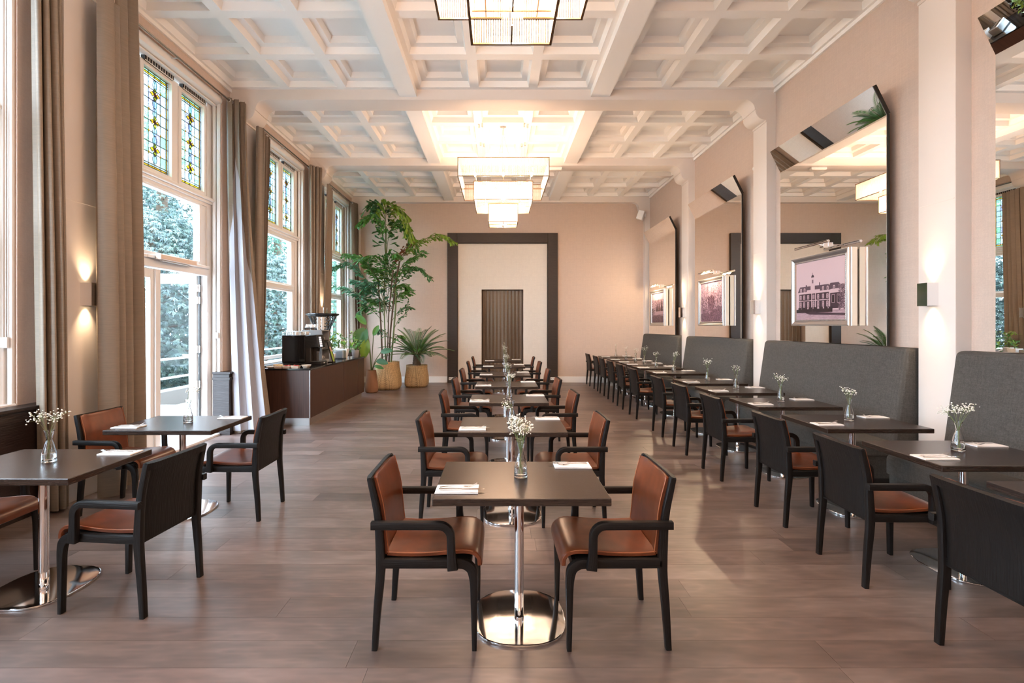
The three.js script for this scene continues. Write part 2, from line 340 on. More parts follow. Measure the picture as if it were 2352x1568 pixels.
// walls
{
  const br = mesh('wall_right', box(WR, WR + 0.3, 0, SLAB, FRONT - 0.3, BACK + 0.3), M.wall);
  tag(br, 'greige textile covered wall carrying the big mirrors', 'wall', null, 'structure');
  const OY1 = 4.96;
  const parts = [];
  BAYS.forEach(([n, f], i) => {
    const door = i === 3, y0 = door ? 0.0 : 0.90;
    const a = n + 0.2, b = f - 0.2, end = i + 1 < BAYS.length ? BAYS[i + 1][0] + 0.2 : BACK + 0.3;
    if (i === 0) parts.push(box(WL, WL - 0.34, 0, SLAB, FRONT - 0.3, a));
    parts.push(box(WL, WL - 0.34, 0, SLAB, b, end));
    parts.push(box(WL, WL - 0.34, OY1, SLAB, a, b));
    if (y0 > 0) parts.push(box(WL, WL - 0.34, 0, y0, a, b));
  });
  tag(mesh('wall_left', parts, M.wall), 'greige wall pierced by the tall windows', 'wall', null, 'structure');
  const front = mesh('wall_front', box(WL - 0.3, WR + 0.3, 0, SLAB, FRONT - 0.3, FRONT), M.wall);
  tag(front, 'plain greige wall behind the viewer', 'wall', null, 'structure');
  // end wall with the curtained doorway
  const dx0 = -0.474, dx1 = 0.693, dy = 2.60;
  const bw = [box(WL - 0.3, dx0, 0, SLAB, BACK, BACK + 0.3), box(dx1, WR + 0.3, 0, SLAB, BACK, BACK + 0.3), box(dx0, dx1, dy, SLAB, BACK, BACK + 0.3), box(dx0 - 0.3, dx1 + 0.3, 0, dy + 0.3, BACK + 0.55, BACK + 0.6), box(dx0 - 0.3, dx0, 0, dy + 0.3, BACK + 0.3, BACK + 0.55), box(dx1, dx1 + 0.3, 0, dy + 0.3, BACK + 0.3, BACK + 0.55), box(dx0, dx1, dy, dy + 0.3, BACK + 0.3, BACK + 0.55)];
  tag(mesh('wall_back', bw, M.wall), 'greige end wall with a framed doorway', 'wall', null, 'structure');
  mesh('floor', box(dx0, dx1, -0.1, 0.0, BACK, BACK + 0.55), std(lin(0.2, 0.14, 0.11), 0.5)).userData = { label: 'strip of timber floor inside the curtained doorway', category: 'floor', kind: 'structure' };
  // wide dark portal frame round a paler panel
  const fx0 = -1.42, fx1 = 1.645, fy = 4.165, fw = 0.272, fp = 0.09;
  const pf = thing('door_frame', 'wide dark brown timber frame on the end wall round the doorway', 'door frame', [0, 0, 0], 0, null, 'structure');
  mesh('upright', box(fx0, fx0 + fw, 0, fy, BACK - fp, BACK, 0.004), M.portal, pf);
  mesh('upright', box(fx1 - fw, fx1, 0, fy, BACK - fp, BACK, 0.004), M.portal, pf);
  mesh('lintel', box(fx0 + fw + 0.001, fx1 - fw - 0.001, fy - fw, fy, BACK - fp, BACK, 0.004), M.portal, pf);
  mesh('inner_lip', [box(fx0 + fw, fx0 + fw + 0.02, 0, fy - fw, BACK - 0.05, BACK), box(fx1 - fw - 0.02, fx1 - fw, 0, fy - fw, BACK - 0.05, BACK), box(fx0 + fw + 0.02, fx1 - fw - 0.02, fy - fw - 0.02, fy - fw, BACK - 0.05, BACK)], std(lin(0.035, 0.025, 0.02), 0.5), pf);
  const panel = mesh('trim_7', [box(fx0 + fw + 0.02, dx0, 0, fy - fw - 0.02, BACK - 0.012, BACK), box(dx1, fx1 - fw - 0.02, 0, fy - fw - 0.02, BACK - 0.012, BACK), box(dx0, dx1, dy, fy - fw - 0.02, BACK - 0.012, BACK)], std(lin(0.76, 0.70, 0.63), 0.8, { map: T.wallColor }));
  tag(panel, 'smooth pale panel inside the dark frame around the curtained doorway', 'wall panel', null, 'structure');
  const bb = [box(XL, fx0, 0, 0.17, BACK - 0.02, BACK, 0.004), box(fx1, XR, 0, 0.17, BACK - 0.02, BACK, 0.004)];
  tag(mesh('baseboard_back', bb, M.frame), 'white baseboard along the end wall', 'baseboard', null, 'structure');
  for (const [x, w] of [[fx0 + fw / 2 - 0.03, 'fishtail palm side'], [fx1 - fw / 2 + 0.0, 'banquette side']]) {
    const s = thing('wall_socket', `small white double socket low on the dark door frame, ${w}`, 'socket', [x, 0.12, BACK - fp], 0);
    mesh('cover_plate', new RoundedBoxGeometry(0.13, 0.075, 0.012, 2, 0.004).translate(0, 0, 0.006), M.white, s);
    for (const k of [-0.032, 0.032]) mesh('outlet', new THREE.CylinderGeometry(0.02, 0.02, 0.004, 14).rotateX(Math.PI / 2).translate(k, 0, 0.013), std(lin(0.45, 0.45, 0.45), 0.5), s);
  }
  // dark panelled dado under and between the windows
  const dado = (d0, d1, label, deep = 0) => {
    const o = thing('wainscot', label, 'wainscot', [0, 0, 0], 0, 'dark dado boxes along the window wall', 'structure');
    mesh('panel_box', box(WL - deep, -3.91, 0, 0.885, d0, d1, 0.006), M.wainscot, o);
    mesh('top_board', box(WL - deep, -3.885, 0.885, 0.915, d0 - 0.02, d1 + 0.0, 0.006), M.wainscot, o);
    mesh('plinth', box(WL, -3.895, 0, 0.11, d0 - 0.012, d1), M.wainscot, o);
    mesh('moulding', [box(-3.925, -3.897, 0.80, 0.835, d0 - 0.012, d1), box(WL - deep, -3.9, 0.80, 0.835, d0 - 0.014, d0)], M.wainscot, o);
  };
  dado(1.63, 4.17, 'dark wood dado under the window nearest the camera');
  dado(4.575, 4.76, 'narrow dark wood dado block hidden behind the glass door curtain');
  dado(6.86, 7.125, 'narrow dark wood dado block beside the open glass door', 0.09);
  dado(7.53, 10.065, 'dark wood dado behind the coffee counter');
  dado(10.47, 13.05, 'dark wood dado behind the tall fishtail palm');
}

// ------------------------------------------------------------------ windows, glass doors
const XF0 = -4.30, XF1 = -4.21, XG = -4.262;                         // frame depth and glass plane
const tint = (r, g, b, rough = 0.3) => new THREE.MeshPhysicalMaterial({ color: lin(r, g, b), roughness: rough, transmission: 1, thickness: 0, ior: 1.5 });
const STAIN = { clear: tint(0.94, 0.97, 0.98), pale: tint(0.80, 0.92, 0.94), green: tint(0.62, 0.88, 0.70), blue: tint(0.62, 0.80, 0.86), yellow: tint(0.92, 0.68, 0.10), orange: tint(0.80, 0.30, 0.04), lime: tint(0.74, 0.78, 0.16), lilac: tint(0.75, 0.72, 0.85) };
const flat = (pts, z = 0, t = 0.004) => new THREE.ExtrudeGeometry(new THREE.Shape(pts.map(([x, y]) => V2(x, y))), { depth: t, bevelEnabled: false }).translate(0, 0, z);
const strut = (x0, y0, x1, y1, w, z = -0.002, t = 0.009) => { const L = Math.hypot(x1 - x0, y1 - y0), g = new THREE.BoxGeometry(L, w, t); g.rotateZ(Math.atan2(y1 - y0, x1 - x0)); return g.translate((x0 + x1) / 2, (y0 + y1) / 2, z); };
const leadedParts = (() => {
  const W = 0.24, H = 1.2, out = [], lead = [];
  const xs = [-0.2, -0.1, 0, 0.1, 0.2], rows = 8, y0 = 0.075, y1 = H - 0.075, rh = (y1 - y0) / rows;
  seed(77);
  for (let c = 0; c < 4; c++) for (let r = 0; r < rows; r++) {
    const k = rnd(), m = c === 3 ? (k < 0.6 ? 'green' : 'pale') : c === 0 ? (k < 0.4 ? 'green' : 'pale') : k < 0.5 ? 'clear' : k < 0.8 ? 'pale' : 'lilac';
    out.push(['pane', new THREE.BoxGeometry(0.1, rh, 0.004).translate(xs[c] + 0.05, y0 + (r + 0.5) * rh, 0), STAIN[m]]);
  }
  for (const s of [-1, 1]) {
    out.push(['border_pane', new THREE.BoxGeometry(0.018, H, 0.004).translate(s * 0.209, H / 2, 0), STAIN.yellow]);
    out.push(['border_pane', new THREE.BoxGeometry(0.022, H, 0.004).translate(s * 0.229, H / 2, 0), STAIN.pale]);
  }
  for (const [a, b, m] of [[0, 0.028, 'green'], [0.028, 0.05, 'yellow'], [0.05, 0.075, 'pale'], [H - 0.075, H - 0.05, 'pale'], [H - 0.05, H - 0.028, 'yellow'], [H - 0.028, H, 'green']]) out.push(['border_pane', new THREE.BoxGeometry(0.4, b - a, 0.004).translate(0, (a + b) / 2, 0), STAIN[m]]);
  for (const x of xs) lead.push(strut(x, 0, x, H, Math.abs(x) > 0.15 ? 0.008 : 0.006));
  for (const x of [-0.218, 0.218, -W, W]) lead.push(strut(x, 0, x, H, 0.008));
  for (let r = 0; r <= rows; r++) lead.push(strut(-W, y0 + r * rh, W, y0 + r * rh, 0.008));
  for (const y of [0.003, 0.028, 0.05, H - 0.05, H - 0.028, H - 0.003]) lead.push(strut(-W, y, W, y, 0.008));
  for (const x of [-0.1, 0.1]) for (const r of [1, 3, 5, 7]) out.push(['diamond_pane', flat([[x - 0.016, y0 + r * rh], [x, y0 + r * rh + 0.02], [x + 0.016, y0 + r * rh], [x, y0 + r * rh - 0.02]], 0.003), STAIN.yellow]);
  for (const fy of [0.26, 0.6, 0.94]) {
    for (const s of [-1, 1]) {                                        // blue leaves above and below each flower
      const leaf = []; for (let i = 0; i <= 14; i++) { const a = Math.PI * 2 * i / 14; leaf.push([0.034 * Math.sin(a), fy + s * 0.115 + 0.062 * Math.cos(a)]); }
      out.push(['leaf_pane', flat(leaf, 0.003), STAIN.blue]);
      for (let i = 0; i < 14; i++) lead.push(strut(leaf[i][0], leaf[i][1], leaf[i + 1][0], leaf[i + 1][1], 0.003, 0.004));
    }
    for (let k = 0; k < 4; k++) {
      const a = Math.PI / 2 * k, L = 0.085, q = 0.03, d = (r, o) => [r * Math.cos(a) - o * Math.sin(a), fy + r * Math.sin(a) + o * Math.cos(a)];
      const p = [d(0.012, 0), d(0.042, q), d(L, 0), d(0.042, -q)];
      out.push(['petal_pane', flat(p, 0.0045), k % 2 ? STAIN.lime : STAIN.yellow]);
      for (let i = 0; i < 4; i++) lead.push(strut(...p[i], ...p[(i + 1) % 4], 0.0028, 0.006));
    }
    const star = []; for (let i = 0; i < 16; i++) { const a = Math.PI / 8 * i, r = i % 2 ? 0.02 : 0.045; star.push([r * Math.cos(a + 0.39), fy + r * Math.sin(a + 0.39)]); }
    out.push(['petal_pane', flat(star, 0.006), STAIN.orange]);
    for (let i = 0; i < 8; i++) lead.push(strut(0, fy, 0.045 * Math.cos(Math.PI / 4 * i + 0.39), fy + 0.045 * Math.sin(Math.PI / 4 * i + 0.39), 0.0022, 0.01));
  }
  return { out, lead: merge(lead.map((g) => metreUV(g))) };
})();

function sashBars(list, a, b, y0, y1, w, x0 = XF0, x1 = XF1) {        // four bars round an opening a..b, y0..y1
  list.push(box(x0, x1, y0 - w, y1 + w, a - w, a, 0.004), box(x0, x1, y0 - w, y1 + w, b, b + w, 0.004), box(x0, x1, y0 - w, y0, a, b, 0.004), box(x0, x1, y1, y1 + w, a, b, 0.004));
}
function buildWindow(i, label, withLead) {
  const [n, f] = BAYS[i], a = n + 0.2, b = f - 0.2, c = (a + b) / 2, door = i === 3;
  const o = thing(`window_${i + 1}`, label, 'window', [0, 0, 0], 0, null, 'structure');
  // outer frame: jambs, head, transom, ledge and casing strips on the reveal
  const y0 = door ? 2.30 : 0.90;
  mesh('jamb', box(XF0 - 0.02, XF1 + 0.01, door ? 0 : 0.9, 4.96, a, a + 0.13), M.frame, o);
  mesh('jamb', box(XF0 - 0.02, XF1 + 0.01, door ? 0 : 0.9, 4.96, b - 0.13, b), M.frame, o);
  mesh('head', box(XF0 - 0.02, XF1 + 0.01, 4.80, 4.96, a + 0.13, b - 0.13), M.frame, o);
  const fr = [];
  fr.push(box(XF0 - 0.02, XF1 + 0.012, 3.30, 3.44, a + 0.13, b - 0.13));
  fr.push(box(XF1, XF1 + 0.07, 3.385, 3.43, a + 0.02, b - 0.02, 0.014), box(XF1, XF1 + 0.04, 3.345, 3.385, a + 0.02, b - 0.02, 0.01));
  mesh('transom', fr, M.frame, o);
  const cas = [];
  for (const [s, e] of [[1, a], [-1, b]]) {
    cas.push(box(-4.12, -4.075, y0 === 0.9 ? 0.92 : 0, 4.96, e, e + s * 0.03, 0.01), box(-4.18, -4.135, y0 === 0.9 ? 0.92 : 0, 4.96, e, e + s * 0.045, 0.01));
  }
  mesh('casing', cas, M.frame, o);
  // three top lights
  for (let k = -1; k <= 1; k++) {
    const pc = c + k * 0.67;
    const bars = []; sashBars(bars, pc - 0.24, pc + 0.24, 3.50, 4.70, 0.05);
    bars.push(box(XF0, XF1 - 0.02, 3.43, 4.78, pc + 0.28, pc + 0.40));
    if (k === -1) bars.push(box(XF0, XF1 - 0.02, 3.43, 4.78, pc - 0.40, pc - 0.28));
    mesh('top_sash', bars, M.frame, o);
    if (withLead) {
      const p = new THREE.Group(); p.name = 'leaded_light'; o.add(p);
      p.position.set(XG, 3.50, -pc); p.rotation.y = Math.PI / 2;
      for (const [nm, g, m] of leadedParts.out) mesh(nm, g, m, p);
      mesh('lead_came', leadedParts.lead, M.lead, p);
    } else mesh('pane', box(XG - 0.003, XG + 0.003, 3.50, 4.70, pc - 0.24, pc + 0.24), M.glass, o);
    // trickle vent above the light
    const v = mesh('vent', box(XF1 - 0.03, XF1 + 0.02, 4.745, 4.805, pc - 0.25, pc + 0.25), M.black, o), fins = [];
    for (let q = 0; q <= 10; q++) fins.push(box(XF1 + 0.02, XF1 + 0.026, 4.747, 4.80, pc - 0.22 + q * 0.044 - 0.002, pc - 0.22 + q * 0.044 + 0.002));
    fins.push(box(XF1 + 0.02, XF1 + 0.026, 4.738, 4.747, pc - 0.25, pc + 0.25));
    mesh('vent_fins', fins, M.frame, v);
  }
  // sashes
  const pa = c - 0.80, pb = c + 0.80, u0 = door ? 2.49 : 2.42, u1 = 3.28;
  const up = []; sashBars(up, pa, pb, u0, u1, 0.05); up.push(box(XF0, XF1 - 0.01, u0 - 0.05, u1 + 0.04, a + 0.12, pa - 0.04), box(XF0, XF1 - 0.01, u0 - 0.05, u1 + 0.04, pb + 0.04, b - 0.12));
  mesh('upper_sash', up, door ? M.doorFrame : M.frame, o);
  mesh('pane', box(XG - 0.003, XG + 0.003, u0, u1, pa, pb), M.glass, o);
  if (!door) {
    const lo = []; sashBars(lo, pa, pb, 1.03, 2.27, 0.055, XF0, XF1 + 0.02); lo.push(box(XF0, XF1 - 0.01, 0.95, 2.40, a + 0.12, pa - 0.04), box(XF0, XF1 - 0.01, 0.95, 2.40, pb + 0.04, b - 0.12));
    lo.push(box(XF0, XF1 + 0.04, 2.30, 2.385, pa - 0.05, pb + 0.05, 0.01));
    mesh('lower_sash', lo, M.frame, o);
    mesh('pane', box(XG - 0.003 + 0.015, XG + 0.003 + 0.015, 1.03, 2.27, pa, pb), M.glass, o);
    mesh('sill', box(XF0 - 0.05, WL + 0.0, 0.90, 0.93, a, b, 0.008), M.frame, o);
  }
  return { a, b, c };
}
buildWindow(0, 'tall plain window behind the viewer', false);
buildWindow(1, 'tall plain window beside the viewer', false);
buildWindow(2, 'tall window over the dark dado at the picture edge', false);
const doorBay = buildWindow(3, 'tall leaded window over the open glass door', true);
buildWindow(4, 'tall leaded sash window behind the coffee machine', true);
buildWindow(5, 'leaded sash window behind the tall fishtail palm', true);
{
  const { a, b, c } = doorBay;
  const lintel = mesh('trim_8', [box(XF0 - 0.02, XF1 + 0.02, 2.30, 2.44, a + 0.13, b - 0.13, 0.006), box(XF1, XF1 + 0.05, 2.40, 2.44, a + 0.13, b - 0.13, 0.008)], M.doorFrame);
  tag(lintel, 'white transom bar above the glass doors', 'door transom', null, 'structure');
  const z0 = a + 0.13, zm = 5.835, z1 = b - 0.13;
  // closed leaf
  const d1 = thing('door_1', 'closed white framed glass door leaf half hidden by the curtain', 'door', [0, 0, 0], 0, null, 'structure');
  const lf = []; sashBars(lf, z0 + 0.12, zm - 0.11, 0.46, 2.17, 0.11, XF0 + 0.02, XF1 - 0.01);
  lf.push(box(XF0 + 0.02, XF1 - 0.01, 0.03, 0.36, z0 + 0.02, zm, 0.004), box(XF1 - 0.01, XF1 + 0.015, 0.03, 2.28, zm - 0.05, zm + 0.03, 0.004));
  mesh('leaf_frame', lf, M.doorFrame, d1);
  mesh('pane', box(XG - 0.004, XG + 0.004, 0.46, 2.17, z0 + 0.12, zm - 0.11), M.glass, d1);
  // open leaf: built closed around its hinge line, then swung out
  const d2 = thing('door_2', 'open white framed glass door leaf swung out onto the terrace', 'door', [XF0 + 0.0, 0, z1 - 0.03], 0, null, 'structure');
  const w = 0.74, L = (x0, x1, y0, y1, t = 0.022) => box(-x1, -x0, y0, y1, -t, t, 0.004);
  mesh('leaf_frame', [L(0.02, 0.13, 0.03, 2.33), L(w - 0.11, w, 0.03, 2.33), L(0.13, w - 0.11, 2.19, 2.33), L(0.13, w - 0.11, 0.03, 0.45), L(0.125, 0.14, 0.45, 2.19, 0.012), L(w - 0.125, w - 0.11, 0.45, 2.19, 0.012)], M.doorFrame, d2);
  mesh('pane', L(0.13, w - 0.11, 0.45, 2.19, 0.004), M.glass, d2);
  for (const y of [0.75, 1.25, 1.95, 2.12]) {
    const h = mesh('hinge', new THREE.CylinderGeometry(0.011, 0.011, 0.1, 10).translate(0.0, y, 0.03), M.steel, d2);
    mesh('hinge_plate', box(-0.045, 0.03, y - 0.05, y + 0.05, -0.027, -0.022), M.steel, h);
  }
  mesh('hinge_gap', box(0.004, 0.018, 0.03, 2.33, -0.015, 0.015), M.black, d2);
  const hb = mesh('handle_plate', new RoundedBoxGeometry(0.05, 0.26, 0.02, 2, 0.008).translate(-0.075, 1.14, 0.03), M.white, d2);
  mesh('lever', [new THREE.CylinderGeometry(0.011, 0.011, 0.05, 10).rotateX(Math.PI / 2).translate(-0.075, 1.17, 0.06), new RoundedBoxGeometry(0.12, 0.022, 0.018, 2, 0.008).translate(-0.12, 1.17, 0.085)], M.steel, hb);
  // door closer on the transom
  const cl = thing('door_closer', 'slim white door closer box above the open glass door', 'door closer', [0, 0, 0]);
  mesh('closer_body', box(XF1 + 0.055, XF1 + 0.125, 2.395, 2.455, 5.72, 6.40, 0.006), std(lin(0.80, 0.66, 0.56), 0.4), cl);
  mesh('closer_arm', [box(XF1 + 0.02, XF1 + 0.055, 2.40, 2.44, 5.6, 6.42, 0.004), box(XF1 + 0.07, XF1 + 0.10, 2.378, 2.393, 5.78, 6.28, 0.004)], M.steel, cl);
  tag(mesh('trim_9', box(WL - 0.36, WL + 0.02, -0.01, 0.028, a, b, 0.006), std(lin(0.75, 0.75, 0.75), 0.5)), 'pale stone threshold of the glass doors', 'threshold', null, 'structure');
}
M.pole = std(lin(0.30, 0.28, 0.26), 0.25, { metalness: 1 });
// roller blind cassettes, curtain poles
const bayWord = ['behind the viewer', 'beside the viewer', 'over the picture-edge window', 'over the open glass door', 'over the coffee machine window', 'over the window behind the fishtail palm'];
BAYS.forEach(([n, f], i) => {
  if (i < 2) return;
  const a = n + 0.2, b = f - 0.2;
  const rb = thing('roller_blind', `rounded white roller blind cassette ${bayWord[i]}`, 'roller blind', [0, 0, 0], 0, 'roller blinds above the windows');
  const s = new THREE.Shape(); s.moveTo(0, 0); s.lineTo(0, 0.15); s.lineTo(0.03, 0.15);
  for (let k = 0; k <= 10; k++) { const t = Math.PI / 2 - Math.PI * 0.62 * k / 10; s.lineTo(0.04 + 0.085 * Math.cos(t), 0.065 + 0.085 * Math.sin(t)); }
  s.closePath();
  const g = toCreasedNormals(new THREE.ExtrudeGeometry(s, { depth: b - a - 0.04, bevelEnabled: true, bevelSize: 0.012, bevelThickness: 0.014, bevelSegments: 3 }), 0.6);
  g.translate(WL - 0.125, 4.812, -(b - 0.02));
  mesh('cassette', metreUV(g), M.frame, rb);
  mesh('cassette_lip', box(WL - 0.12, WL - 0.06, 4.79, 4.808, a + 0.01, b - 0.01, 0.004), M.frame, rb);
  if (i === 2 || i === 3) {
    const chain = mesh('pull_chain', [bar([WL - 0.07, 4.8, b - 0.05], [WL - 0.07, i === 3 ? 1.50 : 1.48, b - 0.05], 0.0035, 5), bar([WL - 0.045, 4.8, b - 0.05], [WL - 0.045, i === 3 ? 1.50 : 1.48, b - 0.05], 0.0035, 5)], M.white, rb);
    mesh('chain_anchor', box(WL - 0.09, WL - 0.025, 1.40, 1.49, b - 0.06, b - 0.035, 0.005), M.white, chain);
  }
  const pole = thing('curtain_pole', `thin steel curtain pole ${bayWord[i]}`, 'curtain pole', [0, 0, 0], 0, 'curtain poles along the window wall');
  mesh('rod', bar([-3.96, 4.90, n + 0.012], [-3.96, 4.90, f - 0.012], 0.0135, 12), M.pole, pole);
  for (const d of [n + 0.012, f - 0.03]) mesh('end_bracket', bar([-3.96, 4.90, d], [-3.96, 4.90, d + 0.018], 0.028, 16), M.steel, pole);
  mesh('middle_bracket', bar([-3.96, 4.90, (n + f) / 2], [WL, 4.90, (n + f) / 2], 0.008, 8), M.steel, pole);
});

// ------------------------------------------------------------------ curtains: cloth with a pale lining behind it
function curtainSheet(top, bot, y0, y1, folds, amp, { phase = 0, sway = 0, rows = 26, off = 0.0, topAt = null, offT = null, uMin = 0, uMax = 1, topAmp = 0.75, botAmp = 1, shape = null } = {}) {
  const cols = folds * 18, pos = [], uv = [], idx = [];
  for (let j = 0; j <= rows; j++) {
    const t = j / rows;
    let prev = null, L = 0;
    for (let i = 0; i <= cols; i++) {
      const u = lerp(uMin, uMax, i / cols), e = shape ? shape(t) : t;
      const x0 = lerp(top[0], bot[0], e), d0 = lerp(top[1], bot[1], e), x1 = lerp(top[2], bot[2], e), d1 = lerp(top[3], bot[3], e);
      const len = Math.hypot(x1 - x0, d1 - d0), nx = -(d1 - d0) / len, nd = (x1 - x0) / len;
      const O = offT ? offT(t, u) : off, A = amp * lerp(topAmp, 1, Math.min(1, t * 1.6)) * lerp(1, botAmp, smooth(t)) * (0.78 + 0.22 * Math.sin(u * 9.1 + phase * 3));
      const w = Math.sin(u * folds * 2 * Math.PI + phase + 0.35 * Math.sin(t * 2.2 + u * 5)) + 0.22 * Math.sin(u * folds * 4 * Math.PI + phase * 2 + t * 1.4);
      const along = 0.012 * Math.sin(u * folds * 4 * Math.PI + phase);
      const x = lerp(x0, x1, u) + nx * (A * w + O) + (x1 - x0) / len * along, d = lerp(d0, d1, u) + nd * (A * w + O) + (d1 - d0) / len * along;
      if (prev) L += Math.hypot(x - prev[0], d - prev[1]);
      prev = [x, d];
      const y = lerp(topAt ? topAt(lerp(top[1], top[3], u)) : y1, y0, t);
      pos.push(x + sway * Math.sin(t * 3) * 0.02, y, -d); uv.push(L, y);
    }
  }
  const C = cols + 1;
  for (let j = 0; j < rows; j++) for (let i = 0; i < cols; i++) { const a = j * C + i; idx.push(a, a + 1, a + C + 1, a, a + C + 1, a + C); }
  const g = new THREE.BufferGeometry();
  g.setAttribute('position', new THREE.Float32BufferAttribute(pos, 3)); g.setAttribute('uv', new THREE.Float32BufferAttribute(uv, 2)); g.setIndex(idx); g.computeVertexNormals();
  return g;
}
function curtain(label, top, bot, folds, amp, opt = {}) {
  const o = thing('curtain', label, 'curtain', [0, 0, 0], 0, opt.group ?? 'taupe silk curtains along the window wall');
  const y0 = opt.y0 ?? 0.015, y1 = opt.y1 ?? 4.935;
  mesh('cloth', curtainSheet(top, bot, y0, y1, folds, amp, opt), M.curtain, o);
  if (opt.lined) mesh('lining', curtainSheet(top, bot, y0 + 0.03, y1 - 0.02, folds, amp, { ...opt, off: opt.side ?? 0.007, offT: opt.liningOff ?? null, uMin: opt.liningFrom ?? 0, uMax: opt.liningTo ?? 1 }), M.lining, o);
  if (!opt.noRings) for (let k = 0; k < folds * 2; k++) {
    const u = (k + 0.5) / (folds * 2), d = lerp(top[1], top[3], u);
    if (y1 < 4.9 || !BAYS.some(([n, f]) => d > n + 0.03 && d < f - 0.03)) continue;
    mesh('eyelet', new THREE.TorusGeometry(0.024, 0.006, 6, 14).translate(-3.96, 4.895, -d), M.steel, o);
  }
  return o;
}
curtain('taupe silk curtain gathered before the picture-edge window', [-3.90, 3.955, -3.87, 4.155], [-3.85, 3.965, -3.80, 4.165], 4, 0.105, { phase: 3.3 });
curtain('taupe silk curtain gathered on the hidden side of the glass door', [-3.63, 4.31, -3.78, 4.86], [-3.61, 4.30, -3.74, 4.90], 4, 0.098, { phase: 2.1, topAt: (d) => (d < 4.59 ? 4.645 : 4.935) });
curtain('taupe silk curtain flaring open to show its pale lining beside the door', [-3.98, 6.92, -3.80, 7.11], [-3.90, 6.93, -3.42, 7.12], 3, 0.04, { phase: 1.1, lined: true, liningOff: (t, u) => lerp(0.012, -0.022, smooth(Math.min(1, Math.max(0, (t - 0.10 - 0.9 * Math.abs(u - 0.4)) / 0.12)))), liningTo: 0.9, topAmp: 1.2, shape: (t) => t ** 1.7 });
curtain('taupe silk curtain by the near end of the coffee counter', [-3.665, 7.24, -3.80, 7.78], [-3.66, 7.19, -3.81, 7.45], 5, 0.068, { phase: 0.2, y1: 4.65, botAmp: 0.8 });
curtain('taupe silk curtain hanging over the middle of the coffee counter', [-3.93, 9.82, -3.75, 10.06], [-3.90, 9.83, -3.845, 10.05], 4, 0.06, { phase: 2.7, botAmp: 0.3 });
curtain('taupe silk curtain just beyond the coffee counter pilaster', [-3.665, 10.18, -3.80, 10.74], [-3.81, 10.18, -3.83, 10.72], 5, 0.06, { phase: 1.2, y1: 4.65, botAmp: 0.25 });
curtain('taupe silk curtain in the far corner behind the fishtail palm', [-3.97, 12.72, -3.90, 13.03], [-3.92, 12.72, -3.85, 13.03], 4, 0.09, { phase: 0.9 });
curtain('taupe curtain closing the doorway in the end wall', [-0.455, 13.36, 0.675, 13.36], [-0.46, 13.36, 0.68, 13.36], 11, 0.055, { y1: 2.585, phase: 0.3, noRings: true, group: 'doorway curtain', topAmp: 0.35, rows: 14 });

